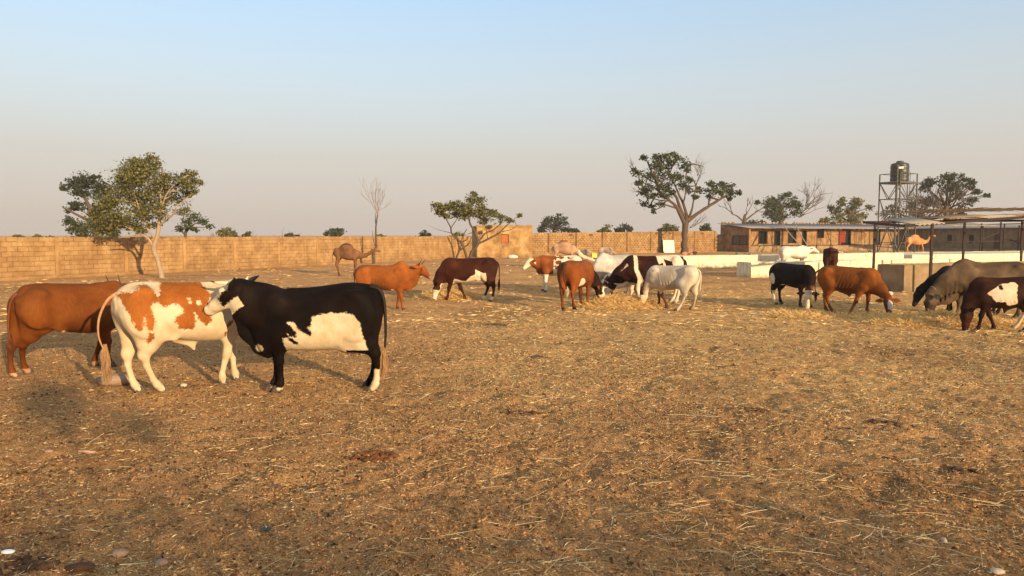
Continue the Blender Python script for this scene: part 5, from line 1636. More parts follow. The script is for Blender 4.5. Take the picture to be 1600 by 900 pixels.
m = MB(); m.tube([(-HS2 - .1, -.9, -.1), (-HS2 - .1, -.9, 8.45)], .055, 8); m.tube([(-HS2 - .28, -.9, 8.45), (-HS2 + .08, -.9, 8.45)], .06, 6); m.tube([(-HS2 - .1, -.9, 7.6), (-HS2 + .3, -.6, 8.1), (-.6, -.3, 8.45)], .03, 6); m.build('pipe', STEEL, tw)
TS=.93
tk = tag(empty('water_tank', (TWX + .10, TWY, ZP + .135), UX), 'black ribbed plastic water tank on top of the steel tower', 'water tank')
prof = [(0, 0), (.84, 0), (.86, .05)]
z = .05
for q in range(4): prof += [(.86, z + .02), (.89, z + .10), (.89, z + .28), (.86, z + .36)]; z += .38
prof += [(.86, 1.62), (.80, 1.72), (.55, 1.80), (.30, 1.84)]
vs = []; fs = []; n = 32
for (r, zz) in prof:
    for k in range(n): a = 2 * math.pi * k / n; vs.append((r * TS * math.cos(a), r * TS * math.sin(a), zz))
for i in range(len(prof) - 1):
    for k in range(n): fs.append((i * n + k, i * n + (k + 1) % n, (i + 1) * n + (k + 1) % n, (i + 1) * n + k))
fs.append([(len(prof) - 1) * n + k for k in range(n)])
BLKP = simple_mat('black_plastic', (.018, .019, .016), (.035, .036, .030), 3, .42, .1, .002, .5)
m = MB(); m.add(vs, fs); m.build('tank_body', BLKP, tk)
m = MB(); m.tube([(0, 0, 1.83), (0, 0, 1.92), (0, 0, 1.99)], [.34, .34, .25], 16); m.build('lid', BLKP, tk)
m = MB(); m.box((-.62, -.66, 1.28), (.42, .02, .20), math.radians(-43)); m.build('sticker', simple_mat('white_label', (.7, .68, .62), (.8, .78, .72), 3), tk)
m = MB(); m.beam((-.55, -.95, 0), (-.55, -.95, .85), .04); m.beam((.2, -1.0, 0), (.2, -1.0, .85), .04); m.beam((-.55, -.95, .85), (.2, -1.0, .85), .04); m.build('hatch_frame', STEEL, tk)

# ------------------------------------------------------------------ shed of rusty posts with sheets and thatch
shd = tag(empty('open_shed', (13.06, 26.7, 0), 0), 'open shed of rusty posts with sagging sheet and thatch roof on the right', 'shed')
def sw(v): return Vector((v[0] - 13.06, v[1] - 26.7, v[2]))
def along(p, t, z): return Vector((p[0] + .9157 * t, p[1] + .402 * t, z))
bp = (13.06, 26.7); fp = (13.15, 23.2)
posts = [(along(bp, 0, 0), 2.30), (along(bp, 4.8, 0), 2.36), (along(bp, 8.35, 0), 2.42), (along(bp, 13, 0), 2.4), (Vector((fp[0], fp[1], 0)), 2.18), (along(fp, 6.4, 0), 2.42), (along(fp, 11, 0), 2.6)]
for p, h in posts:
    b = sw(p)
    m = MB(); m.beam((b.x, b.y, -.1), (b.x + random.uniform(-.04, .04), b.y, h), .075, .06); m.build('post', RUST, shd)
BL_ = [Vector((12.15, 23.0, 2.10)), Vector((17.6, 25.4, 2.43)), Vector((24, 28.2, 2.75))]
BB_ = [Vector((12.85, 27.1, 2.28)), Vector((17.5, 28.8, 2.36)), Vector((26, 32.6, 2.48))]
for P in (BL_, BB_):
    for a, b in zip(P[:-1], P[1:]): m = MB(); m.beam(sw(a), sw(b), .07, .09); m.build('roof_beam', RUST, shd)
m = MB(); m.beam(sw(BL_[0]), sw(BB_[0]), .07, .08); m.build('roof_beam', RUST, shd)
for t in (.12, .3, .5, .7, .9):
    a = BL_[0].lerp(BL_[2], t); b = BB_[0].lerp(BB_[2], t); b = b + (b - a) * .06
    m = MB(); m.beam(sw(a) + Vector((0, 0, .06)), sw(b) + Vector((0, 0, .06)), .05, .05); m.build('rafter', RUST, shd)
THATCH = simple_mat('dry_thatch', (.20, .12, .055), (.38, .24, .115), 18, .9, .6, .02, stretch=(1, .2, 1))
PALE = simple_mat('pale_sheet', (.32, .26, .19), (.46, .38, .28), 6, .7, .3, .006, stretch=(8, 1, 1))
def roofsheet(c, L, W, rz, tilt, roll, mat, name, amp=.02):
    e = empty('tmp', (0, 0, 0))
    o = sheet(-L / 2, L / 2, -W / 2, 0, W / 2, 0, name, mat, shd, int(L / .18) + 1, amp, .015)
    bpy.data.objects.remove(e)
    o.location = sw(c); o.rotation_euler = (tilt, roll, rz); return o
roofsheet(Vector((12.95, 23.9, 2.27)), 1.0, 1.5, math.radians(10), math.radians(8), math.radians(-4), PALE, 'roof_sheet', .028)
for i, (t, dz) in enumerate(((5.0, .05), (6.6, .10), (8.2, .15), (9.8, .20), (11.4, .24))):
    c = along((11.7, 26.0), t, 2.45 + dz)
    roofsheet(c, 1.7, 2.2, UX + random.uniform(-.05, .05), math.radians(random.uniform(-2, 3)), math.radians(-3.5), THATCH if i % 2 == 0 else PALE, 'thatch_mat' if i % 2 == 0 else 'roof_sheet', .016)
# shaggy thatch edge
g = random.Random(3); m = MB()
for i in range(700):
    t = g.uniform(4.3, 12.0); s = g.uniform(-.1, 2.2)
    b = along((11.3, 24.7), t, 2.56 + .028 * t + g.uniform(-.03, .05)) + Vector((-.402 * s, .9157 * s, 0))
    L = g.uniform(.25, .7); a = g.gauss(UX - math.pi / 2, .35)
    d = Vector((math.cos(a), math.sin(a), g.gauss(-.04, .08))) * L
    if s > .4: d = d * .7 + Vector((0, 0, g.uniform(-.02, .02)))
    m.tube([sw(b), sw(b + d)], [.010, .004], 3, False)
o = m.build('loose_thatch', THATCH, shd); o['kind'] = 'stuff'

# a second, farther frame of posts beyond the troughs
fr = tag(empty('post_frame', (G(1550, 396).x, G(1550, 396).y, 0), UX), 'far frame of rusty posts with rails and roof between the sheds at the right', 'frame')
o0 = Vector((fr.location.x, fr.location.y, 0))
for (px, py, yt) in ((1562, 396, 347), (1567, 395.5, 350), (1505, 395, 352), (1531, 395, 349), (1533.5, 394, 352), (1590, 395, 352)):
    p = G(px, py) ; h = AT(px, yt, p.y).z
    q = rotz(p - o0, -UX)
    m = MB(); m.beam((q.x, q.y, -.1), (q.x + random.uniform(-.15, .15), q.y, h), .11, .11); m.build('post', RUST, fr)
for (a, b) in (((1478, 378), (1600, 376)), ((1515, 381), (1562, 363)), ((1562, 367), (1594, 381)), ((1490, 352), (1600, 349))):
    qa = rotz(AT(a[0], a[1], 78) - o0, -UX); qb = rotz(AT(b[0], b[1], 78) - o0, -UX)
    m = MB(); m.beam(qa, qb, .09, .09); m.build('rail', RUST, fr)
for i in range(5):
    px = 1494 + i * 14
    qa = rotz(AT(px, 352.5, 77) - o0, -UX)
    o = sheet(-.5, .5, -.2, 0, 2.2, .25, 'roof_sheet', PALE, fr, 5, .02); o.location = qa; o.rotation_euler = (0, 0, 0)
# ------------------------------------------------------------------ trees
def leaf_mat(name, c1, c2, c3):
    t = NT(name)
    g = t.node('ShaderNodeNewGeometry')
    col = t.ramp(g.outputs['Random Per Island'], [(0, c1), (.5, c2), (1, c3)])
    t.b.inputs['Transmission Weight'].default_value = 0
    m = t.out(col, .6, None, .3)
    tr = t.node('ShaderNodeBsdfTranslucent'); t.link(col, tr.inputs[0])
    ms = t.node('ShaderNodeMixShader'); ms.inputs[0].default_value = .25
    t.link(t.b.outputs[0], ms.inputs[1]); t.link(tr.outputs[0], ms.inputs[2]); t.link(ms.outputs[0], t.n['Material Output'].inputs[0])
    return m
LEAF_OLIVE = leaf_mat('olive_leaf', (.060, .070, .016), (.125, .128, .030), (.25, .200, .075))
LEAF_GREEN = leaf_mat('green_leaf', (.035, .048, .016), (.060, .075, .024), (.10, .115, .040))
LEAF_DARK = leaf_mat('dark_leaf', (.028, .036, .018), (.045, .055, .026), (.07, .08, .038))
LEAF_DRY = leaf_mat('dry_leaf', (.10, .070, .035), (.15, .105, .055), (.20, .15, .08))
BARK = simple_mat('bark', (.070, .045, .028), (.135, .092, .060), 14, .95, .8, .02, stretch=(3, 3, .8))
BARK_PALE = simple_mat('pale_bark', (.27, .19, .12), (.40, .30, .20), 10, .95, .6, .015, stretch=(3, 3, .8))

def tree(name, label, d, limbs, blobs, leaf, leaf_px=2.4, dens=1.0, bark=None, depth=.9, twigs=3, seed=1, cat='tree', group=None, twig_r=.012, bare=None):
    """limbs: lists of (px, py, radius_m) in the photo at depth d; blobs: (px, py, r_px) leaf masses"""
    g = random.Random(seed); r = np.random.default_rng(seed)
    base = AT(limbs[0][0][0], limbs[0][0][1], d) if limbs else AT(blobs[0][0], 372, d)
    base.z = 0
    root = tag(empty(name, base), label, cat, group)
    k = d / F
    tm = MB(); nodes = []
    for li, lb in enumerate(limbs):
        dy0 = 0 if li == 0 else g.uniform(-1, 1) * depth * 25 * k
        pts = []; rr = []
        for i, (px, py, rad) in enumerate(lb):
            f = i / (len(lb) - 1)
            p = AT(px, py, d) - base
            p.y += dy0 * f
            if li == 0 and i == 0: p.z = -.15
            pts.append(p); rr.append(rad)
        # resample with slight crookedness
        P2, R2 = [], []
        for i in range(len(pts) - 1):
            n = 4
            for j in range(n):
                t_ = j / n
                p0 = pts[max(i - 1, 0)]; p1 = pts[i]; p2 = pts[i + 1]; p3 = pts[min(i + 2, len(pts) - 1)]
                q = .5 * ((2 * p1) + (p2 - p0) * t_ + (2 * p0 - 5 * p1 + 4 * p2 - p3) * t_ * t_ + (-p0 + 3 * p1 - 3 * p2 + p3) * t_ ** 3)
                w = (rr[i] * (1 - t_) + rr[i + 1] * t_)
                q = q + Vector((g.gauss(0, .10), g.gauss(0, .10), g.gauss(0, .08))) * w * (0 if i == 0 and j == 0 else 1)
                P2.append(q); R2.append(w * g.uniform(.92, 1.08))
        P2.append(pts[-1]); R2.append(rr[-1])
        tm.tube(P2, R2, 8)
        nodes += list(zip(P2, R2))
    V = []; nl = 0
    for (bx_, by_, br) in blobs:
        c = AT(bx_, by_, d) - base
        c.y += g.uniform(-1, 1) * depth * 26 * k
        R = br * k
        # limb towards this leaf mass
        cand = sorted(nodes, key=lambda nd: (nd[0] - c).length + max(0, nd[0].z - c.z) * 1.5)[:3] if nodes else []
        if cand:
            a, ra = g.choice(cand)
            mid = a.lerp(c, .5) + Vector((g.gauss(0, .12), g.gauss(0, .12), g.gauss(.05, .08))) * (c - a).length
            tm.tube([a, mid, c], [min(ra, twig_r * 4), twig_r * 2.6, twig_r * 1.4], 5)
            ce = c
        nsub = max(5, int(br * .8))
        for s in range(nsub):
            v = Vector((g.gauss(0, 1), g.gauss(0, 1), g.gauss(0, .8)))
            v = v.normalized() * R * g.uniform(.25, 1.0)
            sc = c + v
            if cand and s < nsub * .8:
                tm.tube([c + v * .05, c + v * .55 + Vector((0, 0, g.uniform(-.1, .1) * R)), sc], [twig_r * 1.3, twig_r, twig_r * .4], 4, False)
            n = int(dens * 24 * (br / 10) ** .3 * g.uniform(.6, 1.4))
            rad = R * .34 * g.uniform(.7, 1.4)
            P = r.normal(0, 1, (n, 3)) * rad * np.array([1, 1, .6]) + np.array(sc)
            V.append(P)
    to = tm.build('trunk', bark or BARK, root, True)
    if V:
        P = np.concatenate(V); n = len(P)
        L = leaf_px * k * r.uniform(.6, 1.5, n); Wd = L * r.uniform(.35, .6, n)
        a = r.normal(0, 1, (n, 3)); a[:, 2] *= .6; a /= np.linalg.norm(a, axis=1)[:, None]
        b = np.cross(a, r.normal(0, 1, (n, 3))); b /= np.linalg.norm(b, axis=1)[:, None]
        nn = np.cross(a, b)
        tip = P + a * L[:, None]
        m1 = P + a * (L * .5)[:, None] + b * Wd[:, None] + nn * (Wd * .35)[:, None]
        m2 = P + a * (L * .5)[:, None] - b * Wd[:, None] + nn * (Wd * .35)[:, None]
        VV = np.stack([P, m1, tip, m2], 1).reshape(-1, 3)
        bi = (np.arange(n) * 4)[:, None]
        fq = np.concatenate([bi + np.array([[0, 1, 2]]), bi + np.array([[0, 2, 3]])])
        mesh_np('crown', VV, fq, np.full(len(fq), 3), leaf, parent=root)
    return root

def branches(root_pts, n, seed, lvl=3, L=1.0, r0=.03, spread=.5, up=.4, mat=None, parent=None, name='branch'):
    g = random.Random(seed); m = None
    def grow(p, d, L, r, lv):
        nonlocal m
        d = d.normalized(); pts = [p]; rr = [r]
        for i in range(3):
            d = (d + Vector((g.gauss(0, .16), g.gauss(0, .16), g.gauss(.05, .12)))).normalized()
            p = p + d * L / 3; pts.append(p); rr.append(r * (1 - .2 * (i + 1)))
        m.tube(pts, rr, 4, False)
        if lv > 0:
            for i in range(g.choice((2, 3, 3))):
                q = pts[g.choice((1, 2, 3))]
                nd = (d + Vector((g.gauss(0, spread), g.gauss(0, spread), g.gauss(up * .4, spread * .7))))
                grow(q, nd, L * g.uniform(.55, .8), r * .6, lv - 1)
    for (p, d) in root_pts:
        m = MB()
        for i in range(n): grow(Vector(p), Vector(d) + Vector((g.gauss(0, spread), g.gauss(0, spread), g.gauss(0, spread * .5))), L * g.uniform(.8, 1.2), r0, lvl)
        m.build(name, mat or BARK, parent, True)

# spreading olive tree before the left wall
t1 = tree('spreading_tree', 'spreading olive leaved tree with crooked pale trunk before the left wall', 31.5,
    [[(254, 437, .13), (250, 420, .105), (245, 402, .095), (240, 388, .10), (246, 368, .085), (249, 345, .07), (252, 325, .05), (250, 300, .03)],
     [(241, 388, .08), (232, 372, .05), (215, 362, .04), (195, 352, .03), (180, 350, .02)],
     [(248, 352, .05), (262, 345, .04), (276, 336, .03), (285, 325, .015)],
     [(244, 375, .055), (230, 355, .045), (222, 335, .035), (212, 300, .025), (205, 275, .015)],
     [(230, 370, .03), (210, 368, .025), (192, 372, .015)],
     [(222, 360, .03), (219, 345, .022), (224, 336, .012)],
     [(251, 330, .04), (262, 305, .03), (278, 288, .02), (294, 280, .012)]],
    [(205, 263, 22), (190, 275, 20), (222, 262, 18), (180, 290, 20), (215, 285, 24), (240, 275, 20), (232, 297, 22), (262, 278, 16), (280, 283, 15), (297, 286, 10), (292, 300, 9), (180, 312, 20), (165, 325, 15),
     (200, 310, 20), (218, 322, 22), (245, 315, 20), (262, 308, 14), (170, 345, 18), (188, 340, 18), (205, 342, 16), (228, 335, 14), (262, 330, 13), (278, 330, 9), (150, 350, 15), (160, 360, 12), (205, 357, 12), (150, 335, 12), (185, 355, 12), (222, 360, 8), (235, 350, 9), (240, 262, 14), (210, 252, 10), (300, 275, 8), (250, 290, 16), (302, 284, 9), (308, 294, 6), (290, 272, 9), (300, 300, 6), (232, 250, 10)],
    LEAF_OLIVE, 2.7, 1.6, BARK_PALE, .8, seed=4, twig_r=.010)
tree('dark_tree', 'dark green tree beyond the left wall, left of the spreading olive tree', 58,
    [[(150, 376, .3), (148, 350, .22), (140, 325, .15), (130, 305, .1)], [(148, 350, .14), (125, 335, .08), (112, 325, .05)], [(145, 335, .12), (160, 310, .08), (165, 290, .05)]],
    [(107, 287, 11), (95, 295, 6), (125, 285, 14), (145, 284, 14), (160, 292, 14), (130, 300, 15), (150, 305, 14), (115, 322, 9), (110, 330, 5), (125, 318, 10), (140, 325, 8), (155, 277, 5)],
    LEAF_DARK, 3.0, 1.5, seed=5)
tree('bushy_tree', 'bushy green crown rising over the left wall below the dark tree', 52,
    [[(135, 378, .2), (132, 362, .14), (128, 352, .1)]], [(112, 352, 8), (122, 346, 10), (136, 350, 14), (150, 355, 13), (120, 360, 10), (138, 363, 12), (165, 362, 10), (180, 366, 8)], LEAF_GREEN, 2.8, 1.8, seed=6)
tree('small_tree', 'small round green tree over the wall right of the spreading olive tree', 50,
    [[(292, 380, .14), (290, 365, .1), (296, 352, .07)], [(290, 368, .06), (280, 358, .04)], [(293, 360, .06), (308, 350, .04)]], [(283, 346, 9), (297, 341, 11), (310, 345, 9), (318, 355, 6), (280, 358, 6), (300, 355, 8), (312, 360, 5)], LEAF_GREEN, 2.6, 1.2, seed=7)

# bare sapling
bt = tree('bare_tree', 'thin leafless tree standing by the camel in front of the left wall', 47,
    [[(583, 422, .10), (584, 408, .095), (583, 396, .09), (588, 384, .07), (587, 366, .06), (588, 350, .05), (590, 335, .035)], [(586, 384, .03), (583, 372, .025), (582, 360, .008)], [(587, 350, .03), (585.5, 340, .02), (585, 331, .006)]], [], LEAF_DRY, seed=8)
lb = Vector(bt.location)
branches([(AT(590, 337, 47) - lb, (.0, 0, 1)), (AT(590, 336, 47) - lb, (.25, 0, 1)), (AT(590, 337, 47) - lb, (-.35, 0, 1))], 2, 3, 3, 1.0, .022, .22, .6, simple_mat('grey_twig', (.20, .14, .11), (.30, .22, .18), 12), bt)

# multi-stemmed tree in front of the hut
ct = tree('forked_tree', 'two stemmed crooked tree with flat green crown in front of the hut', 57,
    [[(731, 411, .12), (727, 395, .10), (721, 380, .09), (707, 367, .07), (704, 355, .06), (697, 342, .04), (692, 330, .025)],
     [(733, 411, .13), (737, 394, .12), (747, 380, .12), (742, 362, .09), (735, 350, .07), (733, 335, .05), (736, 318, .02)],
     [(747, 381, .09), (765, 372, .07), (780, 364, .06), (792, 352, .04), (803, 344, .02)], [(746, 381, .07), (758, 365, .06), (770, 360, .05), (782, 350, .03)],
     [(720, 381, .05), (724, 368, .04), (730, 358, .03)], [(704, 357, .04), (712, 345, .03), (718, 335, .02)], [(705, 364, .03), (692, 361, .018), (682, 358, .012), (668, 352, .004)], [(742, 362, .04), (731, 366, .02)],
     [(785, 362, .03), (800, 358, .02), (812, 350, .008)], [(762, 372, .035), (758, 352, .03), (752, 340, .02)]],
    [(683, 321, 7), (690, 328, 10), (699, 325, 11), (708, 320, 10), (712, 332, 12), (722, 326, 12), (735, 312, 10), (740, 304, 5), (747, 315, 9), (733, 330, 12), (726, 338, 9), (745, 332, 12), (756, 327, 9), (765, 335, 11), (775, 333, 8), (782, 341, 7), (755, 342, 8), (793, 342, 5), (811, 336, 3), (800, 345, 3), (697, 337, 6)],
    LEAF_OLIVE, 2.8, 1.5, BARK, .5, seed=9, twig_r=.010)

# the big tree at the far wall
bg_ = tree('big_tree', 'big dark green tree with thick trunk and one long right limb at the far wall', 75,
    [[(1071, 397, .46), (1069, 385, .33), (1070, 365, .30), (1071, 350, .32), (1074, 340, .26)],
     [(1070, 352, .22), (1061, 332, .19), (1052, 320, .15), (1036, 308, .11), (1022, 296, .07)],
     [(1073, 346, .20), (1064, 325, .16), (1058, 305, .14), (1045, 296, .10), (1030, 285, .06)],
     [(1075, 343, .18), (1069, 318, .14), (1062, 300, .10), (1055, 280, .07), (1048, 262, .04)],
     [(1074, 346, .22), (1088, 335, .17), (1106, 323, .15), (1122, 313, .13), (1136, 305, .07), (1150, 302, .03)],
     [(1107, 322, .09), (1107, 312, .08), (1114, 303, .05)],
     [(1075, 345, .15), (1080, 328, .10), (1082, 310, .07), (1086, 285, .045), (1095, 262, .02)],
     [(1068, 318, .08), (1074, 300, .06), (1078, 285, .04)], [(1045, 314, .06), (1028, 312, .05), (1012, 305, .03)]],
    [(1011, 243, 6), (1025, 247, 9), (1038, 244, 8), (1050, 243, 7), (1062, 248, 7), (1018, 258, 9), (1033, 260, 10), (1050, 258, 9), (1065, 258, 8), (1079, 262, 6), (1000, 268, 7), (1012, 275, 10), (1028, 276, 10), (1046, 275, 10), (1063, 274, 9), (1077, 280, 7),
     (1000, 285, 8), (1013, 293, 10), (1030, 293, 11), (1048, 290, 9), (1064, 292, 9), (1080, 296, 8), (1005, 302, 8), (1020, 306, 9), (1036, 306, 9), (1052, 300, 7), (1012, 318, 7), (1022, 323, 6), (1035, 318, 6), (1018, 330, 4), (1095, 296, 6),
     (1108, 298, 8), (1118, 290, 8), (1130, 288, 8), (1141, 290, 7), (1126, 300, 9), (1140, 302, 7), (1150, 303, 4), (1113, 306, 6), (1141, 311, 3), (995, 262, 4), (1085, 308, 4)],
    LEAF_GREEN, 2.7, 1.25, BARK, 1.0, seed=10, twig_r=.03)
lb = Vector(bg_.location)
branches([(AT(1090, 275, 75) - lb, (.4, 0, 1)), (AT(1086, 290, 75) - lb, (.5, .2, .8)), (AT(1000, 275, 75) - lb, (-1, 0, .5))], 2, 11, 3, 1.1, .035, .35, .3, BARK, bg_)
branches([(AT(1077, 356, 75) - lb, (1, 0, .35))], 2, 12, 3, 1.3, .04, .35, .3, BARK, bg_)
branches([(AT(998, 300, 75) - lb, (-1, 0, .1))], 2, 13, 2, .9, .02, .3, .2, BARK, bg_)

# trees behind the farm building
def fartree(lab, d, base, top, blobs, leaf, seed, dens=1.3, lp=2.6, name='far_tree', bare=None, cat='tree'):
    r0 = max(.12, (base[1] - top[1]) * .0035 * d / 40)
    o = tree(name, lab, d, [[(base[0], base[1], r0), ((base[0] * 2 + top[0]) / 3, (base[1] * 2 + top[1]) / 3, r0 * .8), (top[0], top[1], r0 * .4)]], blobs, leaf, lp, dens, seed=seed, depth=.8, twig_r=.03)
    if bare:
        l = Vector(o.location)
        branches([(AT(a, b, d) - l, v) for (a, b, v) in bare], 3, seed + 50, 3, 2.2, .06, .4, .3, BARK, o)
    return o
fartree('green tree with bare right branches behind the zinc roofed building', 105, (1217, 385), (1222, 322), [(1197, 323, 9), (1206, 318, 9), (1216, 315, 10), (1228, 308, 8), (1238, 305, 7), (1245, 313, 8), (1235, 320, 10), (1222, 327, 11), (1208, 330, 11), (1196, 334, 8), (1240, 332, 10), (1190, 316, 4), (1251, 322, 7), (1225, 338, 10), (1207, 341, 9)], LEAF_GREEN, 20,
    bare=[(1248, 340, (1, 0, .8)), (1255, 330, (1, 0, .6)), (1258, 322, (.6, 0, 1))])
nt = tree('bare_tree', 'leafless grey tree behind the left end of the zinc roof', 98, [[(1164, 385, .28), (1163, 345, .22), (1165, 335, .15)], [(1163, 348, .12), (1152, 338, .09), (1142, 334, .04)], [(1164, 345, .12), (1175, 336, .09), (1184, 330, .04)]], [], LEAF_DRY, seed=21)
l = Vector(nt.location)
branches([(AT(1165, 338, 98) - l, (.1, 0, 1)), (AT(1145, 334, 98) - l, (-.5, 0, .6)), (AT(1180, 331, 98) - l, (.7, 0, .5))], 2, 22, 2, 1.6, .07, .35, .3, BARK, nt)
fartree('airy olive tree behind the building left of the water tower', 115, (1330, 388), (1328, 330), [(1300, 325, 6), (1308, 320, 7), (1318, 315, 7), (1330, 313, 8), (1342, 318, 8), (1352, 325, 6), (1312, 332, 10), (1328, 328, 11), (1343, 332, 9), (1300, 340, 8), (1355, 338, 6), (1325, 342, 10), (1340, 344, 9), (1310, 345, 8)], LEAF_OLIVE, 23, 1.2)
fartree('broad dark tree with twiggy brown underside right of the water tower', 95, (1480, 388), (1478, 320), [(1443, 288, 7), (1452, 283, 8), (1465, 279, 8), (1478, 278, 8), (1490, 276, 8), (1503, 278, 8), (1515, 284, 7), (1458, 292, 11), (1475, 292, 12), (1492, 290, 11), (1506, 292, 8), (1520, 300, 6), (1528, 306, 5), (1510, 305, 9), (1517, 316, 7), (1505, 325, 7), (1512, 333, 6), (1528, 300, 4)], LEAF_DARK, 24, 1.4,
    bare=[(1450, 330, (-.8, 0, .6)), (1465, 325, (-.6, 0, .8)), (1475, 320, (-.3, 0, 1)), (1485, 322, (.4, 0, .8)), (1470, 335, (-1, 0, .3)), (1490, 330, (.6, 0, .4)), (1445, 338, (-.4, .3, .8)), (1460, 340, (-.2, .3, .7))])
fartree('dry brown thicket behind the water tower', 98, (1440, 388), (1440, 340), [(1425, 320, 10), (1440, 315, 12), (1455, 312, 12), (1470, 315, 12), (1485, 320, 10), (1410, 330, 9), (1430, 335, 13), (1450, 332, 13), (1470, 332, 13), (1395, 325, 8), (1385, 335, 9), (1400, 340, 9), (1490, 335, 9)], LEAF_DRY, 25, .9, name='thicket')
fartree('round dark green tree over the wall just right of the hut', 120, (865, 380), (865, 350), [(850, 349, 8), (860, 343, 8), (870, 342, 7), (880, 347, 7), (865, 352, 10), (852, 357, 7), (882, 357, 6), (889, 360, 5), (845, 361, 4)], LEAF_DARK, 26, 1.8)
for i, (px, py, r_, lab) in enumerate(((355, 362, 8, 'round olive bush over the left wall beside low twigs'), (523, 361, 8, 'dark round bush over the left wall in the middle'), (664, 368, 6, 'low flat bush over the wall left of the forked tree'), (715, 367, 6, 'low bush over the wall behind the stems of the forked tree'),
        (944, 360, 6, 'faint grey olive bush over the far wall, right of the round dark tree'), (975, 357, 7, 'dark bush over the far wall left of the big tree'), (1044, 356, 7, 'dark bush over the far wall just left of the big tree trunk'), (898, 361, 4, 'little thin bush over the far wall next to the round dark tree'), (380, 367, 4, 'tiny twiggy shrub over the left wall right of the olive bush'),
        (20, 370, 4, 'tiny dark shrub over the left wall at the left edge'), (66, 370, 3, 'flat speck of bush over the left wall near the left edge'), (1105, 356, 6, 'grey olive bush over the wall right of the big tree trunk'), (1290, 345, 7, 'olive bush over the zinc roof left of the airy tree'), (1180, 348, 8, 'olive bush just over the left part of the zinc roof'), (455, 368, 4, 'thin twiggy shrub over the left wall in the middle'), (595, 369, 3, 'low thin shrub over the wall right of the bare tree'))):
    bl_ = [(px - r_ * .7, py + r_ * .2, r_ * .7), (px, py - r_ * .25, r_ * .9), (px + r_ * .7, py + r_ * .15, r_ * .7), (px - r_ * .2, py + r_ * .6, r_), (px + r_ * 1.1, py + r_ * .6, r_ * .5), (px - r_ * 1.2, py + r_ * .6, r_ * .5)]
    fartree(lab, 130 if px > 830 else 95, (px, 380), (px + 1, py), bl_, [LEAF_OLIVE, LEAF_DARK, LEAF_DARK, LEAF_OLIVE, LEAF_OLIVE, LEAF_DARK][i % 6], 30 + i, 2.0, 2.3, name='bush', cat='bush')
    bpy.context.scene.collection.objects
# leafless twigs poking over the left wall
for i, (px, lab) in enumerate(((335, 'bare twigs poking over the wall left of the olive bush'), (440, 'bare twigs poking over the left wall near its middle'), (458, 'second tuft of bare twigs over the left wall near its middle'), (390, 'bare twigs poking over the wall right of the olive bush'))):
    b = AT(px, 380, 80); b.z = 0
    e = tag(empty('shrub', b), lab, 'shrub')
    branches([((0, 0, .6), (.2, 0, 1)), ((0, 0, .6), (-.4, 0, 1)), ((0, 0, .6), (.7, 0, .8))], 2, 60 + i, 2, .9, .03, .3, .3, BARK, e)

# unseen loose hedge added behind the camera to half-shade the near ground
g_ = random.Random(12)
hedge = [(-1.5 + i * 1.15, 1.0) for i in range(8)] + [(7.8 + i * 1.2, .85) for i in range(4)] + [(12.6 + i * 1.35, .7) for i in range(2)]
hedge += [(3.75, .8, .28, 3.02), (4.45, .7, .14, 2.78)]  # two raised leaf clumps, added to cast the shadow bumps at the left
for i, hb in enumerate(hedge):
    x, dn = hb[:2]; top = hb[3] if len(hb) > 3 else 2.34 + g_.uniform(-.06, .06) - max(0, x - 7) * .02
    y = -4.3 + g_.uniform(-.2, .2)
    e = tag(empty('shade_bush', (x, y, 0)), 'unseen leafy bush added behind the camera to shade the near ground', 'bush', 'added shade bushes behind the camera')
    if len(hb) > 3: n = int(1100 * dn * (hb[2] / .34) ** 2); P = rng.normal(0, 1, (n, 3)) * np.array([hb[2] * .6, .2, hb[2] * .5]) + np.array([0, 0, top])
    else: n = int(2300 * dn); P = np.stack([rng.uniform(-.78, .78, n), rng.normal(0, .25, n), top - 1.25 + np.minimum(rng.uniform(-.9, 1.1, n) + rng.normal(0, .12, n), 1.6)], 1)
    a = rng.normal(0, 1, (n, 3)); a /= np.linalg.norm(a, axis=1)[:, None]; b = np.cross(a, rng.normal(0, 1, (n, 3)))
    VV = np.stack([P, P + a * .04 + b * .022, P + a * .09, P + a * .04 - b * .022], 1).reshape(-1, 3)
    mesh_np('crown', VV, (np.arange(n) * 4)[:, None] + np.array([[0, 1, 2, 3]]), np.full(n, 4), LEAF_GREEN, parent=e)
    m = MB(); m.tube([(0, 0, -.1), (.05, 0, .9), (0, 0, top)], [.04, .03, .012], 6); m.build('trunk', BARK, e)

# ------------------------------------------------------------------ small things on the ground
STONE = simple_mat('dusty_stone', (.26, .165, .105), (.40, .27, .18), 9, .95, .8, .02)
STONE_P = simple_mat('pale_stone', (.48, .38, .26), (.62, .50, .36), 9, .9, .6, .01)
DUNG = simple_mat('dung', (.085, .040, .020), (.17, .080, .038), 18, .9, .9, .02)
DUNGR = simple_mat('fresh_dung', (.09, .030, .010), (.25, .095, .028), 18, .8, .9, .02)
def stone(px, py, r_, sq, mat, name, lab, cat, seed=0, sub=2, jit=.12, rz=0.0, sink=.3):
    random.seed(seed + 100); p = G(px, py)
    m = MB(); m.ico((0, 0, 0), r_, sub, sq, jit, rz)
    o = m.build(name, mat, None, True); o.location = (p.x, p.y, gh(p.x, p.y) + r_ * sq[2] * (1 - sink))
    tag(o, lab, cat); return o
stone(181, 601, .17, (1.35, .7, .45), STONE, 'stone', 'big flat brown stone behind the pied bull tail', 'stone', 1, 3, .06, .2)
stone(287, 603, .035, (1.2, .9, .7), STONE_P, 'stone', 'small pale pebble between the legs of the pied bull', 'stone', 2)
stone(187, 861, .042, (1.3, .8, .6), STONE, 'stone', 'reddish stone at the bottom left among straw', 'stone', 3)
stone(252, 879, .034, (1.2, .9, .6), STONE, 'stone', 'small orange brown stone at the bottom left', 'stone', 4)
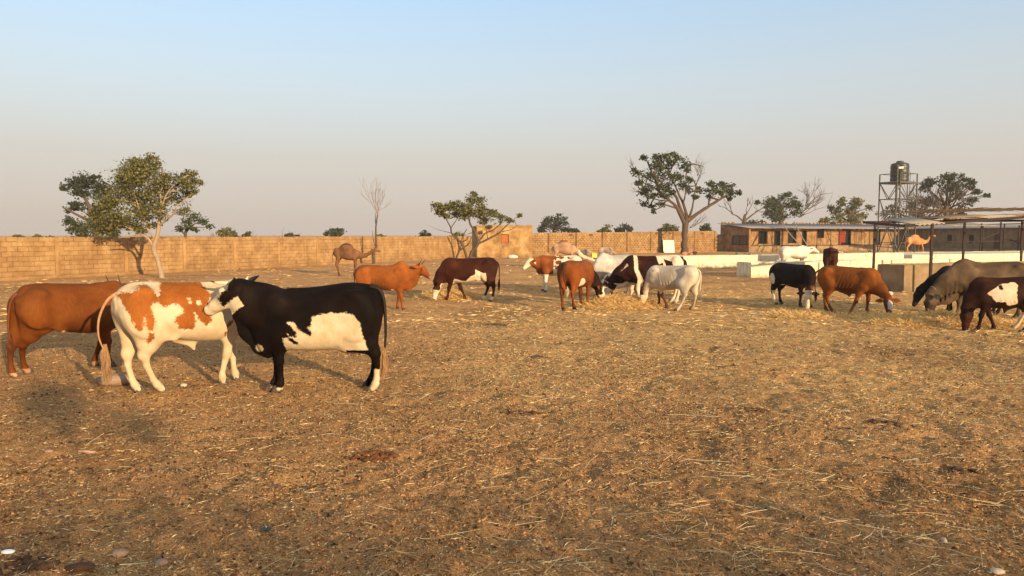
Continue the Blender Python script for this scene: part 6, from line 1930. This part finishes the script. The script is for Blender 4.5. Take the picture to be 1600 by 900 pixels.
stone(126, 888, .060, (1.3, .8, .28), DUNG, 'stone', 'flat dark brown stone near the bottom left corner', 'stone', 5)
stone(76, 705, .038, (1.1, .8, .4), STONE, 'stone', 'pale pebble in the shade on the left', 'stone', 6)
stone(1475, 848, .020, (.7, 1.2, .8), STONE_P, 'stone', 'tiny cream pebble in the right foreground straw', 'stone', 7)
stone(1558, 897, .030, (1.3, .9, .5), STONE_P, 'stone', 'pinkish pebble at the bottom right edge', 'stone', 8)
stone(1390, 461, .09, (1.3, .8, .7), STONE_P, 'stone', 'pinkish stone lying before the concrete tank', 'stone', 9)
stone(1411, 457, .06, (1.3, .8, .6), STONE, 'stone', 'small stone at the foot of the concrete tank corner', 'stone', 10)
def dung(px, py, r_, n, mat, lab, seed):
    g = random.Random(seed); p = G(px, py)
    m = MB()
    for i in range(n):
        a = g.uniform(0, 6.3); q = g.random() ** .6 * r_
        x, y = q * math.cos(a) * 1.5, q * math.sin(a) * .9
        m.ico((x, y, gh(p.x + x, p.y + y) + .004), g.uniform(.012, .034), 1, (1.4, 1, .55), .3, g.uniform(0, 3))
    o = m.build('dung_pile', mat, None, True); o.location = (p.x, p.y, 0)
    tag(o, lab, 'dung')
dung(581, 713, .14, 46, DUNGR, 'reddish brown dung pile in the middle foreground', 1)
dung(820, 644, .15, 20, DUNG, 'dark flat dung pile right of the middle', 2)
dung(1500, 733, .09, 22, DUNG, 'dark dung pile in the right foreground', 3)
dung(1382, 662, .12, 16, DUNG, 'dark dung pile left of the one near the right edge', 4)
dung(35, 884, .12, 40, DUNG, 'dark damp dung pile in the bottom left corner', 5)
dung(1182, 642, .09, 12, DUNG, 'small dark dung pile right of the middle of the yard', 6)
dung(1396, 712, .06, 10, DUNGR, 'little reddish dung clod in the right foreground', 7)
p = G(13, 867)
m = MB(); m.ico((0, 0, 0), .028, 3, (1.35, .8, .40), .05); o = m.build('plastic_scrap', simple_mat('white_plastic', (.75, .76, .78), (.85, .86, .88), 5, .4)); o.location = (p.x, p.y, gh(p.x, p.y) + .02); tag(o, 'white plastic scrap at the bottom left corner', 'litter')
p = G(135, 708)
m = MB(); m.tube([(-.075, .02, .012), (-.02, .004, .016), (.075, -.012, .012)], [.008, .011, .008], 8); o = m.build('twig_piece', simple_mat('pink_wood', (.55, .30, .18), (.68, .42, .28), 9)); o.location = (p.x, p.y, gh(p.x, p.y)); tag(o, 'pinkish stick piece lying on the left foreground', 'stick')
p = G(415, 832)
m = MB(); m.ico((0, 0, 0), .026, 2, (1.3, .8, .3), .2); o = m.build('cloth_scrap', simple_mat('blue_green_cloth', (.03, .055, .065), (.05, .085, .095), 9)); o.location = (p.x, p.y, gh(p.x, p.y) + .01); tag(o, 'dark blue green scrap in the left foreground', 'litter')
for (px, py, L, a, lab) in ((773, 509, .55, -.25, 'dark stick on the ground right of the dark red cow'), (840, 560, .18, .3, 'short dark twig in the middle of the yard')):
    p = G(px, py); m = MB(); m.tube([(-L / 2 * math.cos(a), -L / 2 * math.sin(a), .02), (0, .02, .035), (L / 2 * math.cos(a), L / 2 * math.sin(a), .02)], [.018, .022, .012], 6)
    o = m.build('stick', BARK); o.location = (p.x, p.y, gh(p.x, p.y)); tag(o, lab, 'stick')
# yellow can by the far wall
p = G(928, 403); can = tag(empty('jerrycan', (p.x, p.y, 0), .3), 'yellow plastic can lying in front of the far wall', 'container')
YEL = simple_mat('yellow_plastic', (.62, .42, .04), (.75, .52, .07), 5, .5)
m = MB(); m.box((0, 0, .2), (.46, .28, .34), 0, .9, .01); m.build('can_body', YEL, can)
m = MB(); m.tube([(.12, 0, .37), (.12, 0, .43)], .04, 8); m.tube([(-.14, 0, .37), (-.10, 0, .43), (.02, 0, .43), (.06, 0, .37)], .018, 6); m.build('handle', YEL, can)
# rubble along the far wall, the big tree and the buildings
RUB = [STONE, STONE_P, DUNG, simple_mat('broken_brick', (.34, .14, .07), (.46, .22, .12), 8), simple_mat('grey_rag', (.10, .09, .09), (.20, .18, .17), 8)]
g = random.Random(77)
spots = []
ORD = ['first', 'second', 'third', 'fourth', 'fifth', 'sixth', 'seventh', 'eighth']
for (n, x0, x1, y0, y1, r0, r1, lab) in ((8, 1062, 1092, 396, 400.5, .12, .26, 'rubble chunk at the foot of the big tree, %s from the left'), (7, 1150, 1180, 396.5, 399, .10, .24, 'debris chunk before the left end of the farm building, %s from the left'),
        (7, 1306, 1362, 394, 397, .12, .26, 'debris chunk before the red door veranda, %s from the left'), (7, 1376, 1480, 396.5, 400, .12, .25, 'debris chunk around the water tower feet, %s from the left'), (6, 840, 1035, 401, 405, .07, .16, 'stone at the foot of the far wall, %s from the left')):
    for i, px in enumerate(sorted(g.uniform(x0, x1) for _ in range(n))): spots.append((px, g.uniform(y0, y1), g.uniform(r0, r1), lab % ORD[i], lab.split(',')[0] + 's'))
for i, (px, py, r_, lab, gr) in enumerate(spots):
    p = G(px, py); m = MB(); m.ico((0, 0, 0), r_, 1, (g.uniform(.8, 1.6), g.uniform(.7, 1.1), g.uniform(.5, .9)), .25, g.uniform(0, 3))
    o = m.build('rubble_piece', g.choice(RUB)); o.location = (p.x, p.y, r_ * .35); tag(o, lab, 'rubble', gr)
for (px, py, r_, lab) in ((801, 403.5, .28, 'white sack lying against the foot of the plaster hut'),):
    p = G(px, py); m = MB(); m.ico((0, 0, 0), r_, 2, (1.5, .8, .6), .12); o = m.build('sack', simple_mat('pale_plastic2', (.6, .52, .42), (.75, .68, .56), 8), None, True); o.location = (p.x, p.y, .12); tag(o, lab, 'sack')
# ------------------------------------------------------------------ dusty air
hz = MB(); hz.box((60, 120, 6.4), (900, 800, 14.8))
hm = bpy.data.materials.new('haze'); hm.use_nodes = True
hn_ = hm.node_tree.nodes; hl_ = hm.node_tree.links
hn_.remove(hn_['Principled BSDF'])
pv = hn_.new('ShaderNodeVolumePrincipled'); pv.inputs['Color'].default_value = (.95, .86, .74, 1); pv.inputs['Density'].default_value = .0007; pv.inputs['Anisotropy'].default_value = .2
hl_.new(pv.outputs[0], hn_['Material Output'].inputs['Volume'])
ho = hz.build('haze', hm); ho['kind'] = 'stuff'; ho['label'] = 'thin dusty haze hanging over the whole yard'
